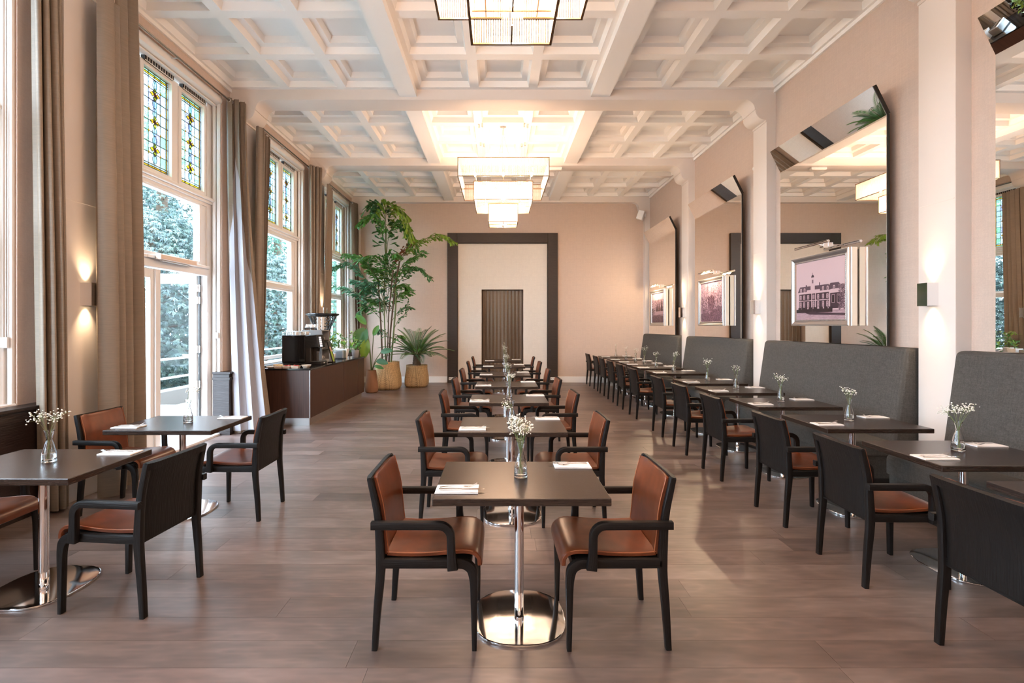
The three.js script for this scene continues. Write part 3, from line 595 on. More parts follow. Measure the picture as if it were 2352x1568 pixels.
// ------------------------------------------------------------------ chairs
function makeChair(label, group) {                                    // faces +x, origin on the floor in the middle of its legs
  const o = thing('armchair', label, 'chair', [0, 0, 0], 0, group);
  const rear = curve2([[-0.243, 0], [-0.230, 0.2], [-0.214, 0.40], [-0.218, 0.52], [-0.229, 0.66], [-0.266, 0.838]], 18);
  const rearT = (f) => (f < 0.45 ? lerp(0.014, 0.023, f / 0.45) : lerp(0.023, 0.014, (f - 0.45) / 0.55));
  const front = curve2([[-0.205, 0.424], [0, 0.424], [0.15, 0.424], [0.198, 0.419], [0.229, 0.396], [0.2405, 0.35], [0.243, 0.22], [0.245, 0]], 34);   // side rail bending down into the leg
  const frontT = (f) => (f < 0.62 ? 0.024 : lerp(0.024, 0.0115, (f - 0.62) / 0.38));
  const bowBack = (c) => 0.02 * (1 - c * c);
  for (const s of [-1, 1]) {
    mesh('rear_leg', sweep2D(rear, 0.0165, rearT, { zc: s * 0.213, ring: 12, n: 7 }), M.woodBlack, o);
    mesh('front_leg', sweep2D(front, 0.0165, frontT, { zc: s * 0.213, ring: 12, n: 7 }), M.woodBlack, o);
    const arm = [[-0.252, 0.621], [-0.12, 0.621], [0.02, 0.621]];
    for (let k = 0; k <= 7; k++) { const a = Math.PI / 2 * k / 7; arm.push([0.075 + 0.058 * Math.sin(a), 0.563 + 0.058 * Math.cos(a)]); }
    arm.push([0.134, 0.50], [0.137, 0.45], [0.142, 0.408]);
    mesh('armrest', sweep2D(arm, 0.0165, (f) => (f < 0.85 ? 0.0195 : lerp(0.0195, 0.026, (f - 0.85) / 0.15)), { zc: s * 0.2465, ring: 12, n: 7 }), M.woodBlack, o);
  }
  const rails = [];
  rails.push(box(0.205, 0.23, 0.395, 0.44, -0.21, 0.21), box(-0.222, -0.197, 0.395, 0.44, -0.21, 0.21), box(-0.2, 0.21, 0.425, 0.443, -0.21, 0.21));
  mesh('seat_frame', rails, M.woodBlack, o);
  // dark veneered outside of the back
  const bp = curve2([[-0.214, 0.415], [-0.216, 0.55], [-0.230, 0.69], [-0.263, 0.825]], 12);
  mesh('back_panel', sweep2D(bp, 0.200, 0.006, { ring: 24, n: 14, bow: bowBack }), M.woodBlack, o);
  mesh('top_rail', sweep2D(curve2([[-0.2585, 0.802], [-0.264, 0.822], [-0.269, 0.842]], 5), 0.226, 0.0125, { ring: 24, n: 14, bow: bowBack }), M.woodBlack, o);
  // leather facing of the back and of the seat
  const lp = curve2([[-0.186, 0.462], [-0.196, 0.55], [-0.210, 0.69], [-0.246, 0.834]], 14);
  const back = mesh('backrest', sweep2D(lp, (f) => 0.204 - 0.012 * Math.max(0, f - 0.93) / 0.07, 0.012, { ring: 28, n: 7, round: 0.006, bow: bowBack }), M.leather, o);
  const sp = curve2([[-0.186, 0.463], [-0.1, 0.458], [0.02, 0.460], [0.14, 0.470], [0.205, 0.472], [0.245, 0.462], [0.266, 0.438], [0.270, 0.405]], 22);
  const seat = mesh('seat', sweep2D(sp, 0.204, 0.014, { ring: 28, n: 7, round: 0.004, bow: (c, f) => -0.009 * (1 - c * c) * Math.sin(Math.PI * Math.min(1, f * 1.15)) }), M.leather, o);
  const pipe = (path, off, bow) => [-1, 1].map((s) => new THREE.TubeGeometry(new THREE.CatmullRomCurve3(path.map(([x, y]) => V3(x + off[0], y + off[1], s * 0.2035))), 16, 0.0032, 5));
  for (const g of pipe(lp, [0.008, 0.003])) mesh('piping', g, M.leatherPipe, back);
  for (const g of pipe(sp.slice(0, 16), [0, 0.009])) mesh('piping', g, M.leatherPipe, seat);
  return o;
}
// ------------------------------------------------------------------ tables
const TW = 0.86, TD = 0.62, TH = 0.758;
function makeTable(label, group) {
  const o = thing('cafe_table', label, 'table', [0, 0, 0], 0, group);
  mesh('tabletop', metreUV(new RoundedBoxGeometry(TW, 0.037, TD, 3, 0.005).translate(0, TH - 0.0185, 0)), M.tableTop, o);
  mesh('top_plate', new THREE.BoxGeometry(0.36, 0.006, 0.36).translate(0, TH - 0.040, 0), M.darkMetal, o);
  const pole = mesh('pole', lathe([[0.0, TH - 0.043], [0.0255, TH - 0.043], [0.0255, 0.075], [0.0262, 0.073], [0.0262, 0.014], [0.0, 0.014]], 28), M.chrome, o);
  const s = new THREE.Shape(); const N = 72;
  for (let i = 0; i <= N; i++) {
    const a = 2 * Math.PI * i / N, c = Math.cos(a), q = Math.sin(a), x = 0.246 * Math.sign(c) * Math.abs(c) ** (2 / 2.6), y = 0.246 * Math.sign(q) * Math.abs(q) ** (2 / 2.6);
    i ? s.lineTo(x, y) : s.moveTo(x, y);
  }
  const plate = new THREE.ExtrudeGeometry(s, { depth: 0.006, bevelEnabled: true, bevelSize: 0.005, bevelOffset: -0.005, bevelThickness: 0.004, bevelSegments: 3 });
  plate.rotateX(-Math.PI / 2).translate(0, 0.004, 0);
  mesh('base_plate', toCreasedNormals(plate, 0.5), M.chrome, o);
  return o;
}
// ------------------------------------------------------------------ vases, flowers, napkins, cutlery
function makeVase(label, group) {
  const o = thing('carafe_vase', label, 'vase', [0, 0, 0], 0, group);
  const outer = [[0, 0.0], [0.034, 0.0], [0.0365, 0.004], [0.0365, 0.02], [0.0345, 0.055], [0.026, 0.095], [0.0165, 0.126], [0.0145, 0.139], [0.017, 0.155], [0.0225, 0.180], [0.0245, 0.193]];
  const inner = [[0.0232, 0.193], [0.0212, 0.180], [0.0157, 0.155], [0.0132, 0.139], [0.0152, 0.126], [0.0245, 0.095], [0.0328, 0.055], [0.0345, 0.02], [0.0335, 0.010], [0, 0.010]];
  mesh('glass_body', lathe([...outer, ...inner], 28), M.vaseGlass, o);
  mesh('water', lathe([[0, 0.0105], [0.0332, 0.0105], [0.0342, 0.02], [0.0333, 0.046], [0.0329, 0.052], [0, 0.052]], 24), M.water, o);
  return o;
}
const bud = new THREE.IcosahedronGeometry(1, 0);
function makeSprig(n, label, group, { stems = 5, spread = 0.05, height = 0.13, lean = [0, 0], count = 70, droop = 0 } = {}) {
  const o = thing('gypsophila_sprig', label, 'flowers', [0, 0, 0], 0, group);
  seed(1000 + n);
  const st = [], bl = [];
  const per = Math.round(count / stems);
  for (let k = 0; k < stems; k++) {
    const a = 2 * Math.PI * (k + rr(0, 0.6)) / stems, q = spread * Math.sqrt(rr(0.1, 1));
    const tip = V3(q * Math.cos(a) + lean[0], 0.2 + height * rr(0.55, 1) - droop * Math.abs(q) * 6, q * Math.sin(a) + lean[1]);
    const base = V3(rr(-0.012, 0.012), 0.02, rr(-0.012, 0.012)), neck = V3(0.009 * Math.cos(a) + lean[0] * 0.08, 0.16, 0.009 * Math.sin(a) + lean[1] * 0.08);
    const mid = neck.clone().lerp(tip, 0.5).add(V3(0, 0.012, 0));
    st.push(new THREE.TubeGeometry(new THREE.CatmullRomCurve3([base, neck, mid, tip]), 10, 0.0011, 4));
    for (let j = 0; j < per; j++) {
      const t = rr(0.45, 1), from = mid.clone().lerp(tip, t), c = from.clone().add(V3(rr(-1, 1), rr(-0.5, 1), rr(-1, 1)).multiplyScalar(0.028 * (0.6 + spread * 8)));
      const r = rr(0.0032, 0.0058), g = bud.clone(); g.scale(r, r * rr(0.7, 1), r); g.translate(c.x, c.y, c.z); bl.push(g);
      if (j % 2 === 0) st.push(new THREE.TubeGeometry(new THREE.LineCurve3(from, c), 1, 0.0006, 3));
    }
  }
  mesh('stems', st, M.stem, o);
  mesh('blossoms', bl, M.blossom, o).userData.kind = 'stuff';
  return o;
}
const napkinGeo = (() => { const a = metreUV(new RoundedBoxGeometry(0.215, 0.0035, 0.115, 1, 0.0015).translate(0, 0.0018, 0)), b = metreUV(new RoundedBoxGeometry(0.213, 0.0035, 0.112, 1, 0.0015).rotateZ(0.006).translate(0.001, 0.0062, -0.001)); return merge([a, b]); })();
const knifeGeo = (() => {
  const h = sweep2D([[-0.11, 0.004], [-0.06, 0.005], [-0.005, 0.0045], [0.005, 0.004]], (f) => lerp(0.0065, 0.0042, f), (f) => lerp(0.0034, 0.0024, f), { ring: 8, n: 3 });
  const bl = sweep2D([[0.005, 0.004], [0.05, 0.004], [0.10, 0.0038], [0.118, 0.0036]], (f) => (f < 0.7 ? lerp(0.005, 0.0095, f / 0.7) : lerp(0.0095, 0.002, (f - 0.7) / 0.3)), 0.0009, { ring: 8, n: 3 });
  return merge([h, bl]);
})();
const forkGeo = (() => {
  const h = sweep2D([[-0.10, 0.004], [-0.06, 0.008], [0, 0.0075], [0.03, 0.004], [0.045, 0.003]], (f) => (f < 0.5 ? lerp(0.0065, 0.003, f / 0.5) : lerp(0.003, 0.011, (f - 0.5) / 0.5)), 0.0011, { ring: 8, n: 3 });
  const t = [0, 1, 2, 3].map((k) => sweep2D([[0.044, 0.003], [0.062, 0.005], [0.078, 0.012], [0.09, 0.02]], (f) => lerp(0.0018, 0.0009, f), 0.0009, { ring: 6, n: 2, zc: (k - 1.5) * 0.0062 }));
  return merge([h, ...t]);
})();
function placeSetting(x, d, turn, where) {
  const c = Math.cos(turn), s = Math.sin(turn), at = (lx, lz) => [x + lx * c + lz * s, -(-d - lx * s + lz * c)];
  const put = (name, geo, mat, label, cat, group, lx, lz, y, t) => {
    const o = mesh(name, geo, mat); const [px, pd] = at(lx, lz);
    o.position.set(px, y, -pd); o.rotation.y = turn + t;
    return tag(o, label, cat, group);
  };
  put('napkin', napkinGeo, M.paper, `folded white napkin, ${where}`, 'napkin', 'folded napkins on the tables', 0, 0, TH + 0.0005, 0);
  put('table_knife', knifeGeo, M.chrome, `steel knife on the napkin, ${where}`, 'knife', 'table knives', 0.02, 0.022, TH + 0.0092, 0.03);
  put('table_fork', forkGeo, M.chrome, `steel fork on the napkin, ${where}`, 'fork', 'table forks', 0.012, -0.014, TH + 0.0092, 0.10);
}

// ------------------------------------------------------------------ lay out the three rows
const midFront = [2.26, 3.668, 5.07, 6.42, 7.87, 9.54, 11.05];
const rightRow = [   // table depth, table left edge x, chair depth, chair rear x
  [2.21, 2.60, 2.15, 2.20], [3.10, 2.62, 3.07, 2.222], [4.10, 2.64, 3.93, 2.256], [5.12, 2.65, 5.04, 2.272], [6.14, 2.68, 6.0, 2.30], [7.08, 2.72, 6.93, 2.33],
  [8.5, 2.74, 8.24, 2.342], [9.48, 2.75, 9.16, 2.352], [10.26, 2.755, 10.0, 2.365], [10.93, 2.755, 10.88, 2.38], [11.75, 2.757, 11.67, 2.40], [12.70, 2.74, 12.6, 2.387]];
const chair0 = makeChair('', 'brown leather armchairs at the tables');
const table0 = makeTable('', 'dark café tables');
const vase0 = makeVase('', 'carafe vases on the tables');
let firstC = true, firstT = true, firstV = true;
function putChair(x, d, turn, label) {
  if (firstC) { firstC = false; chair0.position.set(x, 0, -d); chair0.rotation.y = turn; chair0.userData.label = label; return chair0; }
  return copyOf(chair0, [x, 0, d], turn, label);
}
function putTable(x, d, label) {
  if (firstT) { firstT = false; table0.position.set(x, 0, -d); table0.userData.label = label; return table0; }
  return copyOf(table0, [x, 0, d], 0, label);
}
function putVase(x, d, label, sprigLabel, n, opt) {
  if (firstV) { firstV = false; vase0.position.set(x, TH + 0.0005, -d); vase0.userData.label = label; } else copyOf(vase0, [x, TH + 0.0005, d], n * 1.3, label);
  const s = makeSprig(n, sprigLabel, 'gypsophila sprigs in the vases', opt);
  s.position.set(x, TH + 0.0005, -d);
}
const ordFrom = (i) => (i === 0 ? 'nearest the camera' : `${ORD[i]} from the camera`);
midFront.forEach((z, i) => {
  const x = 0.112, d = z + TD / 2, w = i === 6 ? 'last before the end wall' : ordFrom(i);
  putTable(x, d, `dark café table in the middle row, ${w}`);
  seed(300 + i);
  const dx = () => rr(-0.012, 0.012), back = i === 0 ? 0 : rr(-0.01, 0.015);
  putChair(x - 0.475 - back, d - 0.04 + (i ? rr(-0.01, 0.02) : 0), i ? rr(-0.03, 0.03) : 0.0, `brown leather armchair on the window side of the middle-row table ${w}`);
  putChair(x + 0.475 + back, d - 0.04 + (i ? rr(-0.01, 0.02) : 0), Math.PI + (i ? rr(-0.03, 0.03) : 0.015), `brown leather armchair on the banquette side of the middle-row table ${w}`);
  placeSetting(x - 0.32, d - 0.19, 0, `window side, middle-row table ${w}`);
  placeSetting(x + 0.322, d + 0.22, Math.PI, `banquette side, middle-row table ${w}`);
  const opts = [{ stems: 9, spread: 0.062, height: 0.125, count: 200 }, { stems: 5, spread: 0.05, height: 0.06, lean: [-0.05, 0.01], count: 46, droop: 0.5 }, { stems: 5, spread: 0.05, height: 0.10, lean: [0.03, 0], count: 70 }, { stems: 6, spread: 0.06, height: 0.08, lean: [-0.02, 0], count: 60 }, { stems: 5, spread: 0.06, height: 0.14, count: 60 }, { stems: 5, spread: 0.05, height: 0.2, count: 60 }, { stems: 4, spread: 0.04, height: 0.22, count: 50 }];
  putVase(x + [0.01, 0.0, 0.01, 0.03, 0.02, 0.02, 0.02][i], d + 0.02, `small glass carafe with water on the middle-row table ${w}`, `white gypsophila in the carafe on the middle-row table ${w}`, i, opts[i]);
});
rightRow.forEach(([d, lx, cd, cx], i) => {
  const x = lx + TW / 2, w = i === 11 ? 'last before the end wall' : i === 0 ? 'cut off by the picture edge' : ordFrom(i);
  putTable(x, d, `dark café table along the grey banquette, ${w}`);
  seed(500 + i);
  putChair(cx + 0.246, cd, rr(-0.02, 0.02), `brown leather armchair facing the banquette table ${w}, seen from behind`);
  if (i === 0) return;
  placeSetting(x - 0.318, d - 0.14, 0, `aisle side, banquette table ${w}`);
  placeSetting(x + 0.315, d + 0.17, Math.PI, `wall side, banquette table ${w}`);
  const o = [{}, { stems: 8, spread: 0.075, height: 0.10, count: 130 }, { stems: 6, spread: 0.05, height: 0.08, count: 60 }, { stems: 7, spread: 0.065, height: 0.09, count: 60 }, { stems: 5, spread: 0.05, height: 0.1, count: 34 }, { stems: 7, spread: 0.05, height: 0.13, count: 70 }, { stems: 5, spread: 0.05, height: 0.16, lean: [0.04, 0], count: 50 }, { stems: 5, spread: 0.06, height: 0.11, count: 40 }, { stems: 5, spread: 0.07, height: 0.18, count: 40 }, { stems: 4, spread: 0.05, height: 0.12, count: 26 }, { stems: 3, spread: 0.04, height: 0.12, count: 22 }, { stems: 3, spread: 0.03, height: 0.16, count: 12 }][i];
  putVase(x - 0.005, d + 0.03, `small glass carafe with water on the banquette table ${w}`, `white gypsophila in the carafe on the banquette table ${w}`, 20 + i, o);
});
{
  putTable(-2.755, 2.862, 'dark café table by the window at the picture edge');
  putTable(-2.70, 4.04, 'dark café table in front of the open glass door');
  putChair(-2.15, 2.80, Math.PI - 0.09, 'armchair with its black back to the aisle at the picture-edge window table');
  putChair(-3.245, 2.86, 0.03, 'armchair cut by the picture edge at the window table, showing its brown seat');
  putChair(-2.19, 4.05, Math.PI, 'armchair on the aisle side of the table before the open glass door');
  putChair(-3.235, 4.13, -0.05, 'armchair by the curtains at the table before the open glass door');
  placeSetting(-2.755 + 0.30, 2.862 + 0.205, Math.PI, 'window table at the picture edge');
  placeSetting(-2.70 - 0.32, 4.04 - 0.18, 0, 'curtain side, table before the glass door');
  placeSetting(-2.70 + 0.315, 4.04 + 0.20, Math.PI, 'aisle side, table before the glass door');
  putVase(-2.735, 2.875, 'small glass carafe with water on the picture-edge window table', 'white gypsophila leaning both ways from the carafe on the picture-edge table', 41, { stems: 6, spread: 0.09, height: 0.10, count: 110 });
  putVase(-2.66, 4.05, 'small glass carafe with water on the table before the glass door', 'sparse white gypsophila on the table before the open glass door', 42, { stems: 5, spread: 0.06, height: 0.11, lean: [0.04, 0], count: 60 });
}

// ------------------------------------------------------------------ grey banquettes against the right wall
function banquette(d0, d1, label) {
  const o = thing('banquette', label, 'banquette', [0, 0, 0], 0, 'grey upholstered wall banquettes');
  const roundEnds = (shape, r) => { const g = new THREE.ExtrudeGeometry(shape, { depth: d1 - d0 - 2 * r, bevelEnabled: true, bevelSize: r, bevelOffset: -r, bevelThickness: r, bevelSegments: 5, curveSegments: 6 }); g.translate(0, 0, -(d1 - r)); return metreUV(toCreasedNormals(g, 0.6)); };
  const b = new THREE.Shape();
  b.moveTo(4.18, 0.42); b.lineTo(4.18, 1.30); b.quadraticCurveTo(4.18, 1.368, 4.12, 1.368); b.lineTo(4.04, 1.368); b.quadraticCurveTo(3.99, 1.368, 3.982, 1.31); b.lineTo(3.86, 0.42); b.closePath();
  mesh('backrest', roundEnds(b, 0.045), M.upholstery, o);
  const s = new THREE.Shape(); s.moveTo(3.96, 0.30); s.lineTo(3.96, 0.445); s.lineTo(3.44, 0.47); s.quadraticCurveTo(3.385, 0.47, 3.385, 0.42); s.lineTo(3.385, 0.30); s.closePath();
  mesh('seat', roundEnds(s, 0.03), M.upholstery, o);
  mesh('base', box(3.41, 4.17, 0.09, 0.31, d0 + 0.02, d1 - 0.02), M.upholstery, o);
  mesh('plinth', box(3.46, 4.15, 0, 0.09, d0 + 0.05, d1 - 0.05), M.black, o);
}
banquette(1.63, 4.14, 'grey upholstered banquette cut by the picture edge');
banquette(4.61, 7.10, 'grey upholstered banquette under the mirror with the mansion photograph');
banquette(7.55, 10.05, 'grey upholstered banquette under the mirror with the rock photograph');
banquette(10.49, 13.03, 'grey upholstered banquette nearest the end wall');

// ------------------------------------------------------------------ mirrors, framed photographs and their lamps
const MX = 4.05, MW = 0.927;
const mirrorWords = ['tall mirror with an angled top facet, cut by the picture edge', 'tall mirror with an angled top facet behind the mansion photograph', 'tall mirror with an angled top facet behind the rock photograph', 'tall mirror with an angled top facet nearest the end wall'];
[2.91, 5.86, 8.81, 11.76].forEach((c, i) => {
  const o = thing('wall_mirror', mirrorWords[i], 'mirror', [0, 0, 0], 0, 'mirrors above the banquettes');
  const d0 = c - MW, d1 = c + MW, y0 = 1.376, y1 = 3.785, fx = 3.902, fy = 4.083;
  if (i === 0) { o.rotation.y = 0.0137; o.position.set(MX, 0, -c).sub(V3(MX, 0, -c).applyAxisAngle(V3(0, 1, 0), 0.0137)); }
  mesh('mirror_glass', box(MX, MX + 0.006, y0, y1, d0, d1), M.mirror, o);
  const slope = (off, t, m, name, e = 0) => {
    const L = Math.hypot(MX - fx, fy - y1), nx = (fy - y1) / L, ny = (MX - fx) / L;       // normal away from the room
    const s = new THREE.Shape([V2(MX + nx * off, y1 + ny * off), V2(fx + nx * off, fy + ny * off), V2(fx + nx * (off + t), fy + ny * (off + t)), V2(MX + nx * (off + t), y1 + ny * (off + t))]);
    mesh(name, metreUV(new THREE.ExtrudeGeometry(s, { depth: d1 - d0 + 2 * e, bevelEnabled: false }).translate(0, 0, -d1 - e)), m, o);
  };
  slope(0, 0.006, M.mirror, 'top_facet');
  slope(0.006, 0.04, M.black, 'facet_backing', 0.004);
  mesh('backing', box(MX + 0.006, MX + 0.032, y0, y1 + 0.01, d0 - 0.004, d1 + 0.004), M.black, o);
  mesh('wall_batten', box(MX + 0.032, WR, y0 + 0.2, y1 - 0.25, d0 + 0.3, d1 - 0.3), M.black, o);
});
const paintPicture = (w, h, f) => { const c = document.createElement('canvas'); c.width = w; c.height = h; f(c.getContext('2d'), w, h); const t = new THREE.CanvasTexture(c); t.colorSpace = THREE.SRGBColorSpace; return t; };
const prints = [
  paintPicture(900, 760, (g, w, h) => {                               // mansion with a clock turret
    seed(9); g.fillStyle = '#cdb3b8'; g.fillRect(0, 0, w, h);
    const dark = '#3b2733', mid = '#6d535e', pale = '#c9adb3';
    g.fillStyle = '#a88d96'; g.fillRect(0, 640, w, 120);
    for (let i = 0; i < 260; i++) { g.fillStyle = rnd() < 0.5 ? '#8d727d' : '#bda2a9'; g.fillRect(rr(0, w), rr(645, h), rr(20, 120), rr(1, 4)); }
    g.fillStyle = dark; g.beginPath(); g.moveTo(150, 660); g.lineTo(420, 668); g.lineTo(w, 690); g.lineTo(w, 712); g.lineTo(260, 694); g.fill();
    const roof = (x0, x1, yb, yt, ins) => { g.fillStyle = '#54404c'; g.beginPath(); g.moveTo(x0, yb); g.lineTo(x0 + ins, yt); g.lineTo(x1 - ins, yt); g.lineTo(x1, yb); g.fill(); };
    roof(30, 660, 395, 320, 45); roof(590, 840, 385, 310, 55);
    g.fillStyle = pale; g.fillRect(40, 392, 600, 26); g.fillRect(640, 388, 180, 18);
    g.fillStyle = dark; g.fillRect(45, 418, 590, 210); g.fillRect(640, 430, 230, 195);
    g.fillStyle = pale; g.fillRect(640, 404, 220, 30);
    for (const x of [45, 300, 372, 620]) { g.fillStyle = pale; g.fillRect(x, 418, 14, 205); }
    g.fillRect(45, 505, 590, 10);
    for (let r = 0; r < 3; r++) [70, 140, 220, 325, 410, 500, 575].forEach((x, k) => {
      const y = [435, 525, 600][r], hh = [58, 72, 26][r], ww = 36;
      g.fillStyle = pale; g.beginPath(); g.roundRect(x, y, ww, hh, 8); g.fill();
      g.fillStyle = mid; g.fillRect(x + 7, y + 7, ww - 14, hh - 10); g.fillStyle = pale; g.fillRect(x + ww / 2 - 2, y + 5, 4, hh - 6); g.fillRect(x + 6, y + hh / 2, ww - 12, 4);
    });
    for (const x of [670, 760]) { g.fillStyle = '#251820'; g.fillRect(x, 455, 44, 100); g.strokeStyle = pale; g.lineWidth = 5; g.strokeRect(x, 455, 44, 100); }
    for (const x of [78, 150, 500, 580, 690]) { g.fillStyle = pale; g.beginPath(); g.roundRect(x, 340, 34, 52, 14); g.fill(); g.fillStyle = mid; g.fillRect(x + 9, 352, 16, 36); }
    g.fillStyle = pale; g.fillRect(285, 300, 80, 120); g.fillRect(210, 370, 250, 48); g.fillRect(300, 215, 50, 100); g.fillStyle = mid; g.fillRect(312, 240, 26, 46);
    g.fillStyle = dark; g.beginPath(); g.ellipse(325, 210, 27, 34, 0, Math.PI, 0); g.fill(); g.fillRect(322, 150, 6, 40); g.fillRect(190, 300, 22, 22); g.fillRect(445, 285, 16, 36);
    g.fillStyle = '#2a1a22'; g.fillRect(0, 622, 680, 46); for (const x of [40, 120, 250, 340, 450, 540, 620]) g.fillRect(x, 600, 62, 40);
    for (let i = 0; i < 420; i++) { g.fillStyle = rnd() < 0.5 ? '#4d3844' : '#846a75'; const x = 780 + rr(0, 120), y = rr(330, 640); g.beginPath(); g.arc(x, y, rr(3, 9), 0, 7); g.fill(); }
    g.fillStyle = dark; g.fillRect(262, 655, 130, 16); g.fillRect(310, 600, 18, 60);
  }),
  paintPicture(760, 760, (g, w, h) => {                               // wooded rocks
    seed(19); g.fillStyle = '#b795a4'; g.fillRect(0, 0, w, h);
    const tones = ['#3a2430', '#5b3e4c', '#7d5c6b', '#a07e8d', '#cdb0ba', '#4a313d'];
    for (let i = 0; i < 5200; i++) { const y = rnd() * h, k = y < h * 0.35 ? Math.floor(rr(2, 5)) : y < h * 0.65 ? Math.floor(rr(0, 5)) : Math.floor(rr(0, 4)); g.fillStyle = tones[k]; g.beginPath(); g.ellipse(rnd() * w, y, rr(3, 16), rr(2, 9), rr(0, 3), 0, 7); g.fill(); }
    for (const [x, y, a, b] of [[520, 640, 200, 110], [180, 690, 190, 90], [380, 400, 120, 150], [640, 560, 110, 90]]) { g.fillStyle = '#6a4b5a'; g.beginPath(); g.ellipse(x, y, a, b, rr(-0.4, 0.4), 0, 7); g.fill(); for (let i = 0; i < 160; i++) { g.fillStyle = rnd() < 0.5 ? '#8a6978' : '#4a303c'; g.beginPath(); g.ellipse(x + rr(-a, a) * 0.8, y + rr(-b, b) * 0.8, rr(4, 22), rr(2, 8), rr(0, 3), 0, 7); g.fill(); } }
    for (let i = 0; i < 14; i++) { g.strokeStyle = '#2c1a24'; g.lineWidth = rr(2, 8); g.beginPath(); const x = rr(0, w); g.moveTo(x, rr(0, 100)); g.lineTo(x + rr(-40, 40), rr(250, 480)); g.stroke(); }
  }),
  paintPicture(640, 760, (g, w, h) => {                               // garden with tall conifers and water
    seed(29); g.fillStyle = '#c9aeb6'; g.fillRect(0, 0, w, h);
    const blob = (n, x0, x1, y0, y1, cols) => { for (let i = 0; i < n; i++) { g.fillStyle = cols[Math.floor(rnd() * cols.length)]; g.beginPath(); g.ellipse(rr(x0, x1), rr(y0, y1), rr(4, 18), rr(3, 12), 0, 0, 7); g.fill(); } };
    blob(900, 0, w, 170, 460, ['#8f6f7d', '#7a5b69', '#a98a97', '#5d414e']);
    for (const [x, t, b, q] of [[330, 160, 470, 40], [420, 210, 480, 34], [250, 260, 470, 30], [530, 180, 500, 46]]) { g.fillStyle = '#402a36'; g.beginPath(); g.moveTo(x, t); g.quadraticCurveTo(x + q, (t + b) / 2, x + q, b); g.lineTo(x - q, b); g.quadraticCurveTo(x - q, (t + b) / 2, x, t); g.fill(); }
    g.fillStyle = '#a38592'; g.fillRect(0, 470, w, 120); g.fillStyle = '#4b3340'; g.fillRect(0, 590, w, 170);
    blob(700, 0, w, 560, 760, ['#3b2632', '#5a3f4c', '#705361']); blob(160, 0, 150, 380, 560, ['#3b2632', '#4d3542']);
    g.fillStyle = '#d8c2c8'; for (let i = 0; i < 40; i++) g.fillRect(rr(60, 130), rr(330, 560), 3, rr(10, 40));
  })];
function pictureWithLamp(c, hw, y0, y1, print, label, lampLabel, lit) {
  const o = thing('framed_photograph', label, 'picture', [3.962, y0, c], 0, 'framed photographs hung on the mirrors');
  const h = y1 - y0;
  const inner = new THREE.Group(); inner.rotation.y = -Math.PI / 2;           // local x runs towards the camera, z into the room
  const fr = ringLoft(hw, h / 2, [[0.003, -0.022], [0, 0.0], [0.004, 0.022], [0.012, 0.030], [0.026, 0.027], [0.052, 0.011], [0.060, 0.009], [0.064, 0.014], [0.072, 0.014], [0.076, 0.004], [0.080, -0.004]], false, 0, h / 2);
  const turn = (g) => g.rotateY(-Math.PI / 2);
  mesh('silver_moulding', turn(fr), std(lin(0.36, 0.335, 0.325), 0.3, { metalness: 0.75 }), o);
  const beads = [];
  for (const [n, horizontal] of [[40, true], [34, false]]) for (let k = 0; k < n; k++) for (const s of [-1, 1]) {
    const t = (k + 0.5) / n * 2 - 1, g = new THREE.OctahedronGeometry(0.006, 0);
    horizontal ? g.translate(t * (hw - 0.07), h / 2 + s * (h / 2 - 0.068), 0.014) : g.translate(s * (hw - 0.068), h / 2 + t * (h / 2 - 0.07), 0.014);
    beads.push(turn(g));
  }
  mesh('bead_edge', beads, std(lin(0.62, 0.58, 0.54), 0.35, { metalness: 0.6 }), o).userData.kind = 'stuff';
  const pg = new THREE.PlaneGeometry((hw - 0.078) * 2, h - 0.156); pg.translate(0, h / 2, -0.001);
  mesh('print', turn(pg), std(lin(0.85, 0.85, 0.85), 0.45, { map: print }), o);
  const wood = std(lin(0.80, 0.69, 0.55), 0.6);
  mesh('frame_side', [box(-0.021, 0.075, 0.002, h - 0.002, -hw + 0.002, -hw + 0.02), box(-0.021, 0.075, 0.002, h - 0.002, hw - 0.02, hw - 0.002), box(-0.021, 0.075, 0.002, 0.02, -hw + 0.02, hw - 0.02), box(-0.021, 0.075, h - 0.02, h - 0.002, -hw + 0.02, hw - 0.02)], wood, o);
  mesh('back_board', box(0.008, 0.016, 0.01, h - 0.01, -hw + 0.015, hw - 0.015), std(lin(0.35, 0.22, 0.12), 0.8), o);
  mesh('hanger', box(0.075, 0.087, h - 0.10, h - 0.08, -0.02, 0.02), M.steel, o);
  const L = thing('picture_lamp', lampLabel, 'picture lamp', [3.86, y1 + 0.10, c], 0, 'picture lamps over the framed photographs');
  mesh('lamp_tube', [bar([0, 0, -0.30], [0, 0, 0.30], 0.013, 12), bar([0, 0.004, -0.31], [0, 0.004, -0.30], 0.016, 12), bar([0, 0.004, 0.30], [0, 0.004, 0.31], 0.016, 12)], M.chrome, L);
  mesh('lamp_hood', box(-0.016, 0.016, 0.012, 0.018, -0.30, 0.30, 0.002), M.chrome, L);
  mesh('bracket', [bar([0, 0, -0.05], [0.19, 0.012, -0.02], 0.006, 8), bar([0, 0, 0.05], [0.19, 0.012, 0.02], 0.006, 8), box(0.13, 0.19, -0.03, 0.035, -0.035, 0.035, 0.003)], M.chrome, L);
  if (lit) {
    const b = mesh('lamp_bulb', bar([-0.012, -0.014, -0.16], [-0.012, -0.014, 0.16], 0.007, 10), std(lin(0.9, 0.8, 0.5), 0.5, { emissive: lin(1.0, 0.78, 0.34), emissiveIntensity: 22 }), L);
    for (const q of [-0.09, 0.09]) { const p = new THREE.PointLight(WARM_SCONCE, PICTURE_CD); p.position.set(-0.012, -0.014, q); p.castShadow = true; L.add(p); }
  }
}
